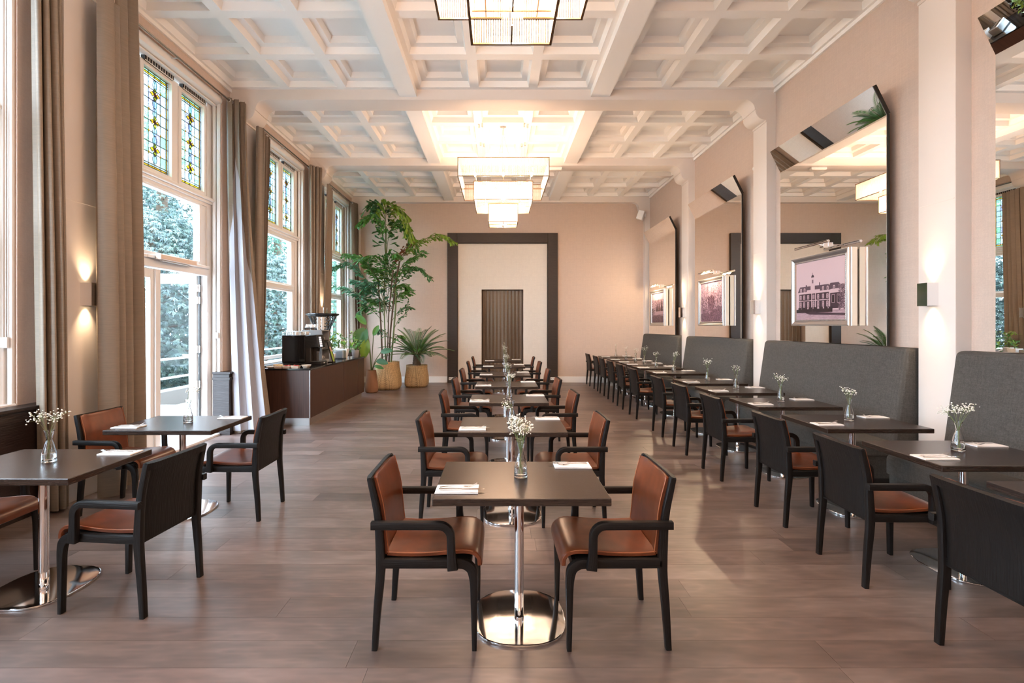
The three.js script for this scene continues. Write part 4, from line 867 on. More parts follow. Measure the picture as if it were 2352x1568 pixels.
pictureWithLamp(5.835, 0.525, 1.585, 2.475, prints[0], 'silver-framed pink-toned photograph of a mansion with a clock turret', 'chrome picture lamp over the mansion photograph', false);
pictureWithLamp(8.80, 0.525, 1.585, 2.475, prints[1], 'silver-framed pink-toned photograph of wooded rocks', 'lit chrome picture lamp over the rock photograph', true);
pictureWithLamp(11.76, 0.525, 1.585, 2.475, prints[2], 'silver-framed pink-toned photograph of a garden with conifers', 'lit chrome picture lamp over the conifer garden photograph', true);

// ------------------------------------------------------------------ wall sconces: open chrome boxes lighting up and down
const sconceWords = { '-1': ['beside the gathered door curtains', 'half hidden by the flaring lined curtain', 'hidden behind the counter curtain'], 1: ['between the two nearest banquettes', 'beside the mansion photograph mirror', 'beside the rock photograph mirror'] };
for (const s of [-1, 1]) [4.185, 7.14, 10.08].forEach((z, i) => {
  const X = s < 0 ? XL : XR, c = z + 0.215, o = thing('wall_sconce', `square chrome up-and-down wall lamp ${sconceWords[s][i]}`, 'wall lamp', [X, 1.77, c], 0, 'chrome wall lamps on the pilasters');
  const k = -s, w = 0.0525, D = 0.105, H = 0.212, t = 0.004;
  mesh('lamp_box', [box(k * (D - t), k * D, 0, H, -w, w), box(k * 0.0, k * (D - t), 0, H, -w, -w + t), box(k * 0.0, k * (D - t), 0, H, w - t, w), box(0, k * 0.006, 0, H, -w + t, w - t)], M.chrome, o);
  const em = std(lin(1, 0.9, 0.7), 0.5, { emissive: lin(1.0, 0.80, 0.5), emissiveIntensity: 14 });
  for (const [y, dir] of [[0.15, 1], [0.062, -1]]) {
    mesh('lamp_bulb', new THREE.CylinderGeometry(0.022, 0.022, 0.016, 14).translate(k * 0.05, y, 0), em, o);
    const sp = new THREE.SpotLight(WARM_SCONCE, SCONCE_CD, 0, 0.62, 0.9);
    sp.position.set(k * 0.05, y + dir * 0.012, 0); sp.target.position.set(k * 0.05, y + dir * 2, 0); sp.castShadow = true; sp.shadow.radius = 0.8;
    o.add(sp); o.add(sp.target);
  }
  mesh('lamp_holder', box(k * 0.006, k * (D - 0.01), 0.095, 0.117, -0.02, 0.02), M.black, o);
});

// ------------------------------------------------------------------ chandeliers: three stacked square tiers of glass rods
function makeChandelier(label) {
  const o = thing('chandelier', label, 'chandelier', [0, 0, 0], 0, 'tiered glass rod chandeliers');
  const tiers = [[0.775, 4.125, 4.45], [0.515, 3.797, 4.125], [0.262, 3.465, 3.797]];
  const sq = (h, y, w, t) => [box(-h - w, h + w, y, y + t, -h - w, -h + w), box(-h - w, h + w, y, y + t, h - w, h + w), box(-h - w, -h + w, y, y + t, -h + w, h - w), box(h - w, h + w, y, y + t, -h + w, h - w)];
  tiers.forEach(([h, y0, y1], k) => {
    mesh('upper_frame', sq(h, y1 - 0.012, 0.008, 0.012), M.bronze, o);
    mesh('lower_frame', sq(h, y0, 0.008, 0.010), M.bronze, o);
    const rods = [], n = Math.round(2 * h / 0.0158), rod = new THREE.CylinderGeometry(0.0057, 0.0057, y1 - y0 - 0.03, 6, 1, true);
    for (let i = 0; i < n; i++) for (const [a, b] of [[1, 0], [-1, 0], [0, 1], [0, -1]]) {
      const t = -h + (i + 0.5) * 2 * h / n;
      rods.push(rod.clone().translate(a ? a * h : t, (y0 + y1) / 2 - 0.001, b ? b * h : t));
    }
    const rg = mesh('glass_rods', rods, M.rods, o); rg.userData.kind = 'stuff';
    const br = [box(-h, -h * 0.25, y0 + 0.002, y0 + 0.012, -0.005, 0.005), box(h * 0.25, h, y0 + 0.002, y0 + 0.012, -0.005, 0.005), box(-0.005, 0.005, y0 + 0.002, y0 + 0.012, h * 0.25, h), box(-0.005, 0.005, y0 + 0.002, y0 + 0.012, -h, -h * 0.25)];
    const q = h * 0.64;
    for (const e of [-q, q]) br.push(box(-h, h, y0 + 0.16, y0 + 0.167, e - 0.004, e + 0.004), box(e - 0.004, e + 0.004, y0 + 0.16, y0 + 0.167, -h, h));
    for (const e of [-1, 1]) for (const f of [-1, 1]) br.push(box(e * h - 0.006, e * h + 0.006, y0, y1, f * h - 0.006, f * h + 0.006));
    mesh('tier_brace', br, M.bronze, o);
    const spots = k === 0 ? [[-1, -1], [-1, 0], [-1, 1], [0, -1], [0, 1], [1, -1], [1, 0], [1, 1]].map(([a, b]) => [a * q, b * q]) : k === 1 ? [[-1, -1], [-1, 1], [1, -1], [1, 1]].map(([a, b]) => [a * q, b * q]) : [[0, 0]];
    for (const [x, z] of spots) {
      const g = new THREE.SphereGeometry(0.024, 12, 8); g.scale(1, 1.7, 1); g.translate(x, y0 + 0.12, z);
      const b = mesh('light_bulb', g, M.bulb, o);
      mesh('bulb_holder', new THREE.CylinderGeometry(0.013, 0.013, 0.05, 10).translate(x, y0 + 0.178, z), M.bronze, b);
      const p = new THREE.PointLight(WARM, CHANDELIER_CD * [0.33, 1.2, 3.2][k]); p.position.set(x, y0 + 0.12, z); p.castShadow = true; p.shadow.radius = 1.2; o.add(p);
    }
  });
  // suspension: canopy with flexes, eight wires with small steel cups
  const top = RIB + 0.164;
  const can = mesh('ceiling_canopy', cyl(0.06, 0.06, 0.035, 0, top - 0.035, 0, 20), M.steel, o);
  mesh('flex', [0.16, -0.02, -0.12].map((x, k) => tube([[0, top - 0.035, 0], [x * 0.2, 5.05, 0.02 * k], [x * 0.8, 4.7, 0.03 * k], [x * 1.2, 4.44, 0.04 * k]], 0.003, 14, 5)), std(lin(0.6, 0.52, 0.42), 0.4), can);
  for (const sx of [-1, 1]) for (const [px, pz] of [[0.43, -0.42], [0.37, -0.46], [0.43, 0.40], [0.37, 0.46]]) {
    const y = RIB;
    const cup = mesh('wire_cup', cyl(0.018, 0.018, 0.065, sx * px, y - 0.062, pz, 12), M.steel, o);
    mesh('wire', bar([sx * px, 4.44, pz], [sx * px, y - 0.06, pz], 0.0015, 4), M.steel, cup);
  }
  return o;
}
M.bulb = std(lin(1, 0.95, 0.85), 0.4, { emissive: lin(1.0, 0.85, 0.64), emissiveIntensity: 26 });
{
  const c0 = makeChandelier('three-tier glass rod chandelier hanging over the middle of the room');
  c0.position.set(0.085, 0, -8.80);
  copyOf(c0, [0.085, 0, 2.90], 0, 'glass rod chandelier cut by the top picture edge');
  copyOf(c0, [0.085, 0, -3.0], 0, 'unseen glass rod chandelier added behind the viewer for light');  // unseen, added as a further light source in the bay rhythm
}
// ------------------------------------------------------------------ small fittings
{
  const e = thing('emergency_light', 'slim white emergency light under the beam beside the chandelier', 'emergency light', [1.20, 4.975, 10.2]);
  mesh('light_body', metreUV(new RoundedBoxGeometry(0.34, 0.05, 0.09, 2, 0.012)), M.white, e);
  mesh('diffuser', metreUV(new RoundedBoxGeometry(0.30, 0.012, 0.07, 2, 0.005).translate(0, -0.028, 0)), std(lin(0.7, 0.68, 0.64), 0.4), e);
  const d = thing('motion_detector', 'small round white detector on the wall above the rock photograph mirror', 'detector', [WR, 4.12, 7.62]);
  mesh('detector_base', lathe([[0, 0], [0.06, 0], [0.062, 0.02], [0.056, 0.03], [0, 0.03]], 20).rotateZ(Math.PI / 2), M.white, d);
  mesh('detector_dome', lathe([[0, 0.085], [0.025, 0.08], [0.042, 0.055], [0.045, 0.03], [0, 0.03]], 20).rotateZ(Math.PI / 2), M.white, d);
  const s = thing('wall_speaker', 'small white loudspeaker tilted high in the far corner', 'loudspeaker', [XR, 4.62, 13.0]);
  mesh('wall_bracket', [box(-0.08, 0, 0.0, 0.02, -0.01, 0.01), box(-0.012, 0, -0.04, 0.05, -0.025, 0.025)], M.white, s);
  const cab = mesh('cabinet', metreUV(new RoundedBoxGeometry(0.17, 0.25, 0.15, 2, 0.018).rotateZ(-0.35).rotateY(-0.5).translate(-0.14, 0, 0.03)), M.white, s);
  mesh('grille', metreUV(new RoundedBoxGeometry(0.006, 0.21, 0.12, 2, 0.002).translate(-0.087, 0, 0).rotateZ(-0.35).rotateY(-0.5).translate(-0.14, 0, 0.03)), std(lin(0.55, 0.52, 0.5), 0.7), cab);
}

// ------------------------------------------------------------------ coffee counter
const CX0 = -3.76, CX1 = -3.0, CD0 = 7.52, CD1 = 10.55, CH = 0.905;
{
  const veneer = std(lin(0.085, 0.043, 0.032), 0.42, { map: T.streak });
  const units = [[CD0, 9.16, 'nearest the flaring curtain'], [9.172, 10.07, 'in the middle of the counter'], [10.082, CD1, 'at the plant end of the counter']];
  units.forEach(([a, b, w], k) => {
    const o = thing('counter_cabinet', `dark brown veneered counter cabinet ${w}`, 'cabinet', [0, 0, 0], 0, 'coffee counter cabinets');
    mesh('body', box(CX0 + 0.01, CX1 - 0.024, 0.115, CH - 0.028, a + (k === 0 ? 0.014 : 0.002), b - 0.002), veneer, o);
    mesh('front_panel', box(CX1 - 0.022, CX1, 0.115, CH - 0.03, a + (k === 0 ? 0.016 : 0.003), b - 0.003, 0.002), veneer, o);
    if (k === 0) {
      mesh('end_panel', box(CX0, CX1 - 0.012, 0.115, CH - 0.03, a - 0.002, a + 0.012, 0.002), veneer, o);
      mesh('corner_strip', box(CX1 - 0.012, CX1 + 0.002, 0.115, CH - 0.03, a - 0.003, a + 0.013, 0.002), M.steel, o);
    }
    mesh('plinth', box(CX0 + 0.01, CX1 - 0.012 - 0.02 * k, 0, 0.113, a + 0.008, b - (k < 2 ? 0.10 : 0.03)), M.steel, o);
    if (k < 2) mesh('plinth_joint', box(CX0 + 0.01, CX1 - 0.02 - 0.02 * k, 0, 0.113, b - 0.096, b - 0.004), M.steel, o);
  });
  const top = mesh('countertop', box(CX0 - 0.01, CX1 + 0.012, CH - 0.026, CH, CD0 - 0.014, CD1 + 0.01, 0.003), M.blackGloss);
  tag(top, 'glossy black worktop running over the counter cabinets', 'worktop');
}
{
  const Y = CH + 0.0005;
  // coffee machine: tall black body, hanging front head with keys, spout, drip tray, chrome gallery
  const m = thing('coffee_machine', 'black bean-to-cup coffee machine on the counter', 'coffee machine', [-3.53, Y, 8.38]); m.scale.x = 1.28;
  const bx2 = (x0, x1, y0, y1, d0, d1, r = 0.01) => box(x0, x1, y0, y1, d0, d1, r);
  mesh('body', bx2(-0.19, 0.13, 0.035, 0.515, -0.16, 0.16, 0.012), M.blackGloss, m);
  for (const x of [-0.14, -0.07]) mesh('side_badge', new THREE.CylinderGeometry(0.012, 0.012, 0.004, 16).rotateX(Math.PI / 2).translate(x, 0.48, 0.161), M.darkMetal, m);
  const head = mesh('head', metreUV(new RoundedBoxGeometry(0.20, 0.22, 0.30, 3, 0.012).rotateZ(0.13).translate(0.20, 0.405, 0)), M.blackPlastic, m);
  const ribs = []; for (let k = 0; k < 6; k++) ribs.push(new RoundedBoxGeometry(0.15, 0.006, 0.006, 1, 0.002).rotateZ(0.13).translate(0.20 - 0.0 + (k - 2.5) * -0.003, 0.345 + k * 0.026, 0.151));
  mesh('cooling_rib', ribs, M.darkMetal, head);
  mesh('touch_panel', metreUV(new RoundedBoxGeometry(0.012, 0.215, 0.26, 2, 0.005).rotateZ(0.13).translate(0.302, 0.40, 0)), M.blackGloss, m);
  const scr = std(lin(0.7, 0.74, 0.8), 0.3, { emissive: lin(0.75, 0.85, 1.0), emissiveIntensity: 0.55 });
  for (let k = 0; k < 5; k++) for (const z of [0.085, 0.03]) mesh('screen_key', metreUV(new RoundedBoxGeometry(0.004, 0.03, 0.045, 1, 0.001).rotateZ(0.13).translate(0.3095 + (k - 2) * -0.0048, 0.40 + (k - 2) * 0.037, z)), scr, m);
  mesh('chrome_strip', bx2(0.128, 0.138, 0.02, 0.31, 0.12, 0.158, 0.002), M.steel, m);
  mesh('brew_column', [bx2(0.13, 0.20, 0.03, 0.31, -0.15, 0.15), bx2(0.20, 0.255, 0.03, 0.31, -0.05, 0.05)], M.darkMetal, m);
  const sp = mesh('spout', [cyl(0.014, 0.02, 0.08, 0.255, 0.225, 0.035, 12), cyl(0.014, 0.02, 0.08, 0.255, 0.225, -0.035, 12), bx2(0.22, 0.28, 0.285, 0.315, -0.07, 0.07)], M.blackPlastic, m);
  mesh('spout_tip', [cyl(0.010, 0.012, 0.012, 0.255, 0.213, 0.035, 12), cyl(0.010, 0.012, 0.012, 0.255, 0.213, -0.035, 12)], M.chrome, sp);
  const tray = mesh('drip_tray', [bx2(0.12, 0.34, 0.0, 0.055, -0.15, 0.15, 0.008), bx2(-0.19, 0.12, 0.0, 0.036, -0.14, 0.14)], M.blackPlastic, m);
  const grid = []; for (let k = 0; k < 9; k++) grid.push(bx2(0.16, 0.33, 0.055, 0.059, -0.12 + k * 0.03 - 0.003, -0.12 + k * 0.03 + 0.003, 0.001));
  mesh('tray_grid', grid, M.steel, tray);
  mesh('tray_badge', box(0.340, 0.343, 0.018, 0.036, -0.02, 0.02), M.white, tray);
  mesh('gallery_rail', [tube([[-0.18, 0.52, -0.15], [-0.18, 0.56, -0.15], [0.10, 0.56, -0.15], [0.10, 0.52, -0.15]], 0.004, 24, 6), tube([[-0.18, 0.52, 0.15], [-0.18, 0.56, 0.15], [0.10, 0.56, 0.15], [0.10, 0.52, 0.15]], 0.004, 24, 6), bar([-0.18, 0.56, -0.15], [-0.18, 0.56, 0.15], 0.004)], M.chrome, m);

  // cup warmer standing behind the machine
  const cw = thing('cup_warmer', 'grey cup rack cabinet with open shelves behind the coffee machine', 'cup warmer', [-3.42, Y, 8.87]);
  mesh('shell', [box(-0.19, -0.175, 0, 0.60, -0.19, 0.19), box(0.16, 0.175, 0.0, 0.60, -0.19, -0.175), box(0.16, 0.175, 0, 0.60, 0.175, 0.19), box(-0.19, 0.175, 0.585, 0.60, -0.19, 0.19), box(-0.19, 0.175, 0, 0.05, -0.19, 0.19), box(-0.175, 0.16, 0.05, 0.585, -0.19, -0.18), box(-0.175, 0.16, 0.05, 0.585, 0.18, 0.19)], std(lin(0.34, 0.35, 0.36), 0.45), cw);
  for (const y of [0.225, 0.40]) mesh('shelf', box(-0.175, 0.165, y, y + 0.012, -0.18, 0.18), M.darkMetal, cw);
  const cupGeo = lathe([[0, 0], [0.022, 0], [0.026, 0.008], [0.036, 0.05], [0.038, 0.06], [0.035, 0.06], [0.032, 0.05], [0.022, 0.012], [0, 0.01]], 20);
  const handle = new THREE.TorusGeometry(0.017, 0.004, 6, 12).translate(0.045, 0.034, 0);
  const cup = (x, y, d, label, turn = 0, flip = false) => {
    const o = thing('coffee_cup', label, 'cup', [x, y, d], turn, 'white cups around the coffee machine');
    const f = (g) => (flip ? g.clone().rotateX(Math.PI).translate(0, 0.06, 0) : g);
    mesh('bowl', f(cupGeo), M.porcelain, o); mesh('handle', f(handle), M.porcelain, o);
  };
  const shelfWord = ['bottom', 'middle', 'upper'];
  [0.051, 0.238, 0.413].forEach((y, k) => [[0.06, 'window'], [-0.07, 'curtain']].forEach(([q, w]) => cup(-3.36, Y + y, 8.87 - q, `white cup on the ${shelfWord[k]} shelf of the cup warmer, ${w} side`, 0.6)));
  const topY = Y + 0.5155;
  const spots = [[0.0, 0.11], [0.09, 0.10], [0.05, 0.02], [0.11, -0.06]];
  spots.forEach(([x, q], k) => cup(-3.53 + x, topY, 8.38 - q, `white cup standing on the coffee machine, ${ORD[k]} from the front corner`, [0.3, -0.4, 1, 2][k], k % 2 === 0));
  const gl = lathe([[0, 0], [0.026, 0], [0.032, 0.085], [0.030, 0.085], [0.0245, 0.004], [0, 0.004]], 18);
  [[-0.19, 0.11], [-0.11, 0.115], [-0.17, 0.03], [-0.09, 0.04]].forEach(([x, q], k) => tag(Object.assign(mesh('drinking_glass', gl, M.vaseGlass), {}), `clear drinking glass on the coffee machine, ${ORD[k]} from the front rail`, 'glass', 'glasses on the coffee machine').position.set(-3.53 + x, topY, -(8.38 - q)));
  // raised tray with upturned cups and tall stacks on the cup warmer
  const tr = thing('cup_tray', 'black tray with feet on the cup warmer', 'tray', [-3.49, Y + 0.6005, 8.87]);
  mesh('tray_board', box(-0.10, 0.12, 0.03, 0.045, -0.16, 0.16, 0.004), M.blackPlastic, tr);
  for (const [x, q] of [[-0.08, -0.14], [0.10, -0.14], [-0.08, 0.14], [0.10, 0.14]]) mesh('foot', cyl(0.008, 0.008, 0.03, x, 0, q, 8), M.blackPlastic, tr);
  [[-0.06, -0.1], [0.03, -0.1], [-0.06, 0.0], [0.05, 0.0], [0.05, 0.1]].forEach(([x, q], k) => cup(-3.49 + x, Y + 0.646, 8.87 + q, `upturned white cup on the black tray, ${ORD[k]} from the near edge`, k, true));
  for (const [x, q, n, w] of [[0.105, -0.13, 4, 'near'], [0.12, 0.02, 4, 'far']]) for (let k = 0; k < n; k++) cup(-3.42 + x - 0.0, Y + 0.6005 + k * 0.0605, 8.87 + q - 0.03, `white cup in the ${w} stack on the cup warmer, ${ORD[k]} from the bottom`, 0.2);

  // black openwork urn
  const u = thing('lattice_urn', 'tall black openwork urn with flared rim behind the coffee machine', 'urn', [-3.5, Y, 9.40]); u.scale.set(1.04, 1.23, 1.04);
  mesh('foot_bowl', lathe([[0, 0], [0.11, 0], [0.115, 0.02], [0.06, 0.06], [0.05, 0.14], [0.095, 0.20], [0.105, 0.24], [0.06, 0.30], [0.045, 0.33], [0.0, 0.33]], 24), M.blackGloss, u);
  mesh('ear', [new THREE.TorusGeometry(0.045, 0.012, 8, 18).translate(0.12, 0.25, 0), new THREE.TorusGeometry(0.045, 0.012, 8, 18).translate(-0.12, 0.25, 0)], M.blackGloss, u);
  const strips = [];
  const rad = (t) => 0.065 + 0.20 * t ** 1.25;
  for (let k = 0; k < 14; k++) for (const s of [-1, 1]) {
    const pts = []; for (let i = 0; i <= 8; i++) { const t = i / 8, a = 2 * Math.PI * k / 14 + s * t * 0.95; pts.push(V3(rad(t) * Math.cos(a), 0.33 + 0.40 * t, rad(t) * Math.sin(a))); }
    strips.push(new THREE.TubeGeometry(new THREE.CatmullRomCurve3(pts), 10, 0.0085, 5));
  }
  mesh('lattice', strips, M.black, u);
  mesh('rim', [new THREE.TorusGeometry(0.29, 0.017, 8, 40).rotateX(Math.PI / 2).translate(0, 0.735, 0), new THREE.TorusGeometry(0.265, 0.012, 8, 40).rotateX(Math.PI / 2).translate(0, 0.715, 0), new THREE.TorusGeometry(0.075, 0.012, 8, 24).rotateX(Math.PI / 2).translate(0, 0.33, 0)], M.blackGloss, u);

  // leaning menu holder
  const mc = thing('menu_stand', 'black menu stand leaning with a lime green strip', 'menu stand', [-3.065, Y, 8.80], 0.0);
  mesh('card', metreUV(new RoundedBoxGeometry(0.02, 0.40, 0.13, 1, 0.004).translate(0, 0.2, 0).rotateZ(0.27)), M.blackPlastic, mc);
  mesh('green_strip', metreUV(new THREE.BoxGeometry(0.004, 0.20, 0.07).translate(0.012, 0.12, 0.02).rotateZ(0.27)), std(lin(0.35, 0.52, 0.06), 0.4), mc);
  mesh('colour_spot', [new THREE.BoxGeometry(0.004, 0.05, 0.05).translate(0.012, 0.27, 0.02).rotateZ(0.27), new THREE.BoxGeometry(0.004, 0.03, 0.08).translate(0.012, 0.225, 0.0).rotateZ(0.27)], std(lin(0.75, 0.45, 0.33), 0.4), mc);
  mesh('card_back', box(-0.10, -0.012, 0, 0.012, -0.05, 0.05), M.blackPlastic, mc);

  // dishes at the near end
  const dish = (x, d, kind, label, content) => {
    const o = thing(kind === 'round' ? 'plate' : 'serving_dish', label, kind === 'round' ? 'plate' : 'dish', [x, Y, d], 0, 'small dishes at the near end of the counter');
    const cream = M.cream ??= std(lin(0.74, 0.62, 0.50), 0.4);
    if (kind === 'square') {
      mesh('dish_body', metreUV(ringLoft(0.062, 0.055, [[0.014, 0], [0, 0.036], [0.004, 0.038], [0.007, 0.035], [0.016, 0.012]]).rotateX(-Math.PI / 2)), cream, o);
      mesh('dish_base', box(-0.05, 0.05, 0, 0.004, -0.043, 0.043), cream, o);
      if (content) { const gs = []; seed(Math.round(x * 1000)); for (let k = 0; k < 46; k++) { const g = new THREE.IcosahedronGeometry(rr(0.006, 0.011), 0); g.translate(rr(-0.042, 0.042), 0.024 + rr(0, 0.024), rr(-0.036, 0.036)); gs.push(g); } mesh('filling', gs, std(content, 0.5), o).userData.kind = 'stuff'; }
    } else mesh('plate_body', lathe([[0, 0], [0.045, 0], [0.075, kind === 'round' ? 0.014 : 0.045], [0.078, kind === 'round' ? 0.018 : 0.05], [0.074, kind === 'round' ? 0.018 : 0.05], [0.045, 0.006], [0, 0.006]], 24), cream, o);
    return o;
  };
  dish(-3.655, 7.60, 'round', 'lower cream plate in the stack at the counter end');
  const p2 = dish(-3.655, 7.60, 'round', 'upper cream plate in the stack at the counter end'); p2.position.y += 0.0135;
  dish(-3.52, 7.575, 'square', 'square cream dish of yellow bites on the counter', lin(0.62, 0.42, 0.10));
  dish(-3.385, 7.575, 'square', 'square cream dish of red sweets on the counter', lin(0.5, 0.06, 0.03));
  dish(-3.25, 7.575, 'square', 'square cream dish of red berries nearest the counter corner', lin(0.42, 0.05, 0.03));
  dish(-3.10, 7.62, 'bowl', 'round cream bowl at the counter corner').name = numbered('serving_bowl');
  dish(-3.60, 7.72, 'bowl', 'round cream bowl beside the coffee machine').name = numbered('serving_bowl');

  // toaster-like steel box, white pot with a succulent, vine pot, leafy stems
  const t2 = thing('steel_dispenser', 'low brushed steel box beside the white plant pot', 'dispenser', [-3.33, Y, 9.80]);
  mesh('case', metreUV(new RoundedBoxGeometry(0.28, 0.17, 0.18, 3, 0.02).translate(0, 0.09, 0)), M.steel, t2);
  mesh('slot', [box(-0.10, 0.10, 0.176, 0.1765, -0.06, -0.03), box(-0.10, 0.10, 0.176, 0.1765, 0.03, 0.06)], M.black, t2);
  mesh('base_strip', box(-0.14, 0.14, 0, 0.012, -0.09, 0.09), M.black, t2);
}

// ------------------------------------------------------------------ plants
const leafTri = (list, ...v) => { for (const p of v) list.push(p.x, p.y, p.z); };
const geoFrom = (list) => { const g = new THREE.BufferGeometry(); g.setAttribute('position', new THREE.Float32BufferAttribute(list, 3)); g.computeVertexNormals(); return metreUV(g); };
function blade(list, base, dir, up, len, wid, fold = 0.15) {             // pointed leaf, slightly folded
  const side = dir.clone().cross(up).normalize(), n = side.clone().cross(dir).normalize();
  const m = base.clone().addScaledVector(dir, len * 0.45), t = base.clone().addScaledVector(dir, len).addScaledVector(n, -len * 0.12);
  const l = m.clone().addScaledVector(side, wid / 2).addScaledVector(n, wid * fold), r = m.clone().addScaledVector(side, -wid / 2).addScaledVector(n, wid * fold);
  leafTri(list, base, l, m); leafTri(list, base, m, r); leafTri(list, l, t, m); leafTri(list, m, t, r);
}
function fishtail(list, base, dir, up, len, wid) {                        // wedge leaflet with a ragged end
  const side = dir.clone().cross(up).normalize(), n = side.clone().cross(dir).normalize();
  const K = 5, rim = [];
  for (let k = 0; k <= K; k++) {
    const s = k / K * 2 - 1, L = len * (0.72 + 0.28 * (k === 1 ? 1 : k === 4 ? 0.7 : rnd() * 0.8));
    rim.push(base.clone().addScaledVector(dir, L).addScaledVector(side, s * wid / 2).addScaledVector(n, -0.12 * len * s * s));
  }
  const m = base.clone().addScaledVector(dir, len * 0.5);
  for (let k = 0; k < K; k++) { const notch = rim[k].clone().lerp(rim[k + 1], 0.5).lerp(m, 0.16); leafTri(list, base, rim[k], notch); leafTri(list, base, notch, rim[k + 1]); }
}
function basketPot(label, x, d, w, h, top) {
  const o = thing('basket_planter', label, 'planter', [x, 0, d], 0, 'woven basket planters');
  const rows = 10, N = 40, pos = [], idx = [], uv = [];
  const q = (t) => lerp(4.5, 2.1, smooth(t)), R = (t) => w / 2 * (0.985 + 0.06 * Math.sin(Math.PI * Math.min(1, t * 1.3)) - (1 - top) * smooth(t)) * (t < 0.06 ? 0.9 + t * 1.6 : 1);
  const ringAt = (t, y, sc = 1) => { for (let k = 0; k <= N; k++) { const a = 2 * Math.PI * k / N + 0.4, c = Math.cos(a), s = Math.sin(a), e = 2 / q(t); pos.push(sc * R(t) * Math.sign(c) * Math.abs(c) ** e, y, sc * R(t) * Math.sign(s) * Math.abs(s) ** e); uv.push(k / N * 2 * w, y); } };
  for (let j = 0; j <= rows; j++) ringAt(j / rows, h * j / rows);
  ringAt(1, h, 0.95); ringAt(1, h * 0.9, 0.93);
  const C = N + 1, RR = rows + 3;
  for (let j = 0; j < RR - 1; j++) for (let k = 0; k < N; k++) { const a = j * C + k; idx.push(a, a + 1, a + C + 1, a, a + C + 1, a + C); }
  const b0 = pos.length / 3; pos.push(0, 0.002, 0); uv.push(0, 0); for (let k = 0; k < N; k++) idx.push(b0, k + 1, k);
  const g = new THREE.BufferGeometry(); g.setAttribute('position', new THREE.Float32BufferAttribute(pos, 3)); g.setAttribute('uv', new THREE.Float32BufferAttribute(uv, 2)); g.setIndex(idx); g.computeVertexNormals();
  mesh('basket', g, M.basket, o);
  mesh('rim', new THREE.TorusGeometry(R(1) * 0.975, 0.012, 8, 40).rotateX(Math.PI / 2).translate(0, h, 0), M.basket, o);
  mesh('soil', new THREE.CylinderGeometry(R(1) * 0.92, R(1) * 0.92, 0.02, 28).translate(0, h * 0.92, 0), M.soil, o);
  return o;
}
basketPot('larger woven basket planter of the fishtail palm', -2.79, 11.88, 0.64, 0.68, 0.92);
basketPot('smaller woven basket planter of the sago palm', -2.14, 12.38, 0.58, 0.555, 0.96);

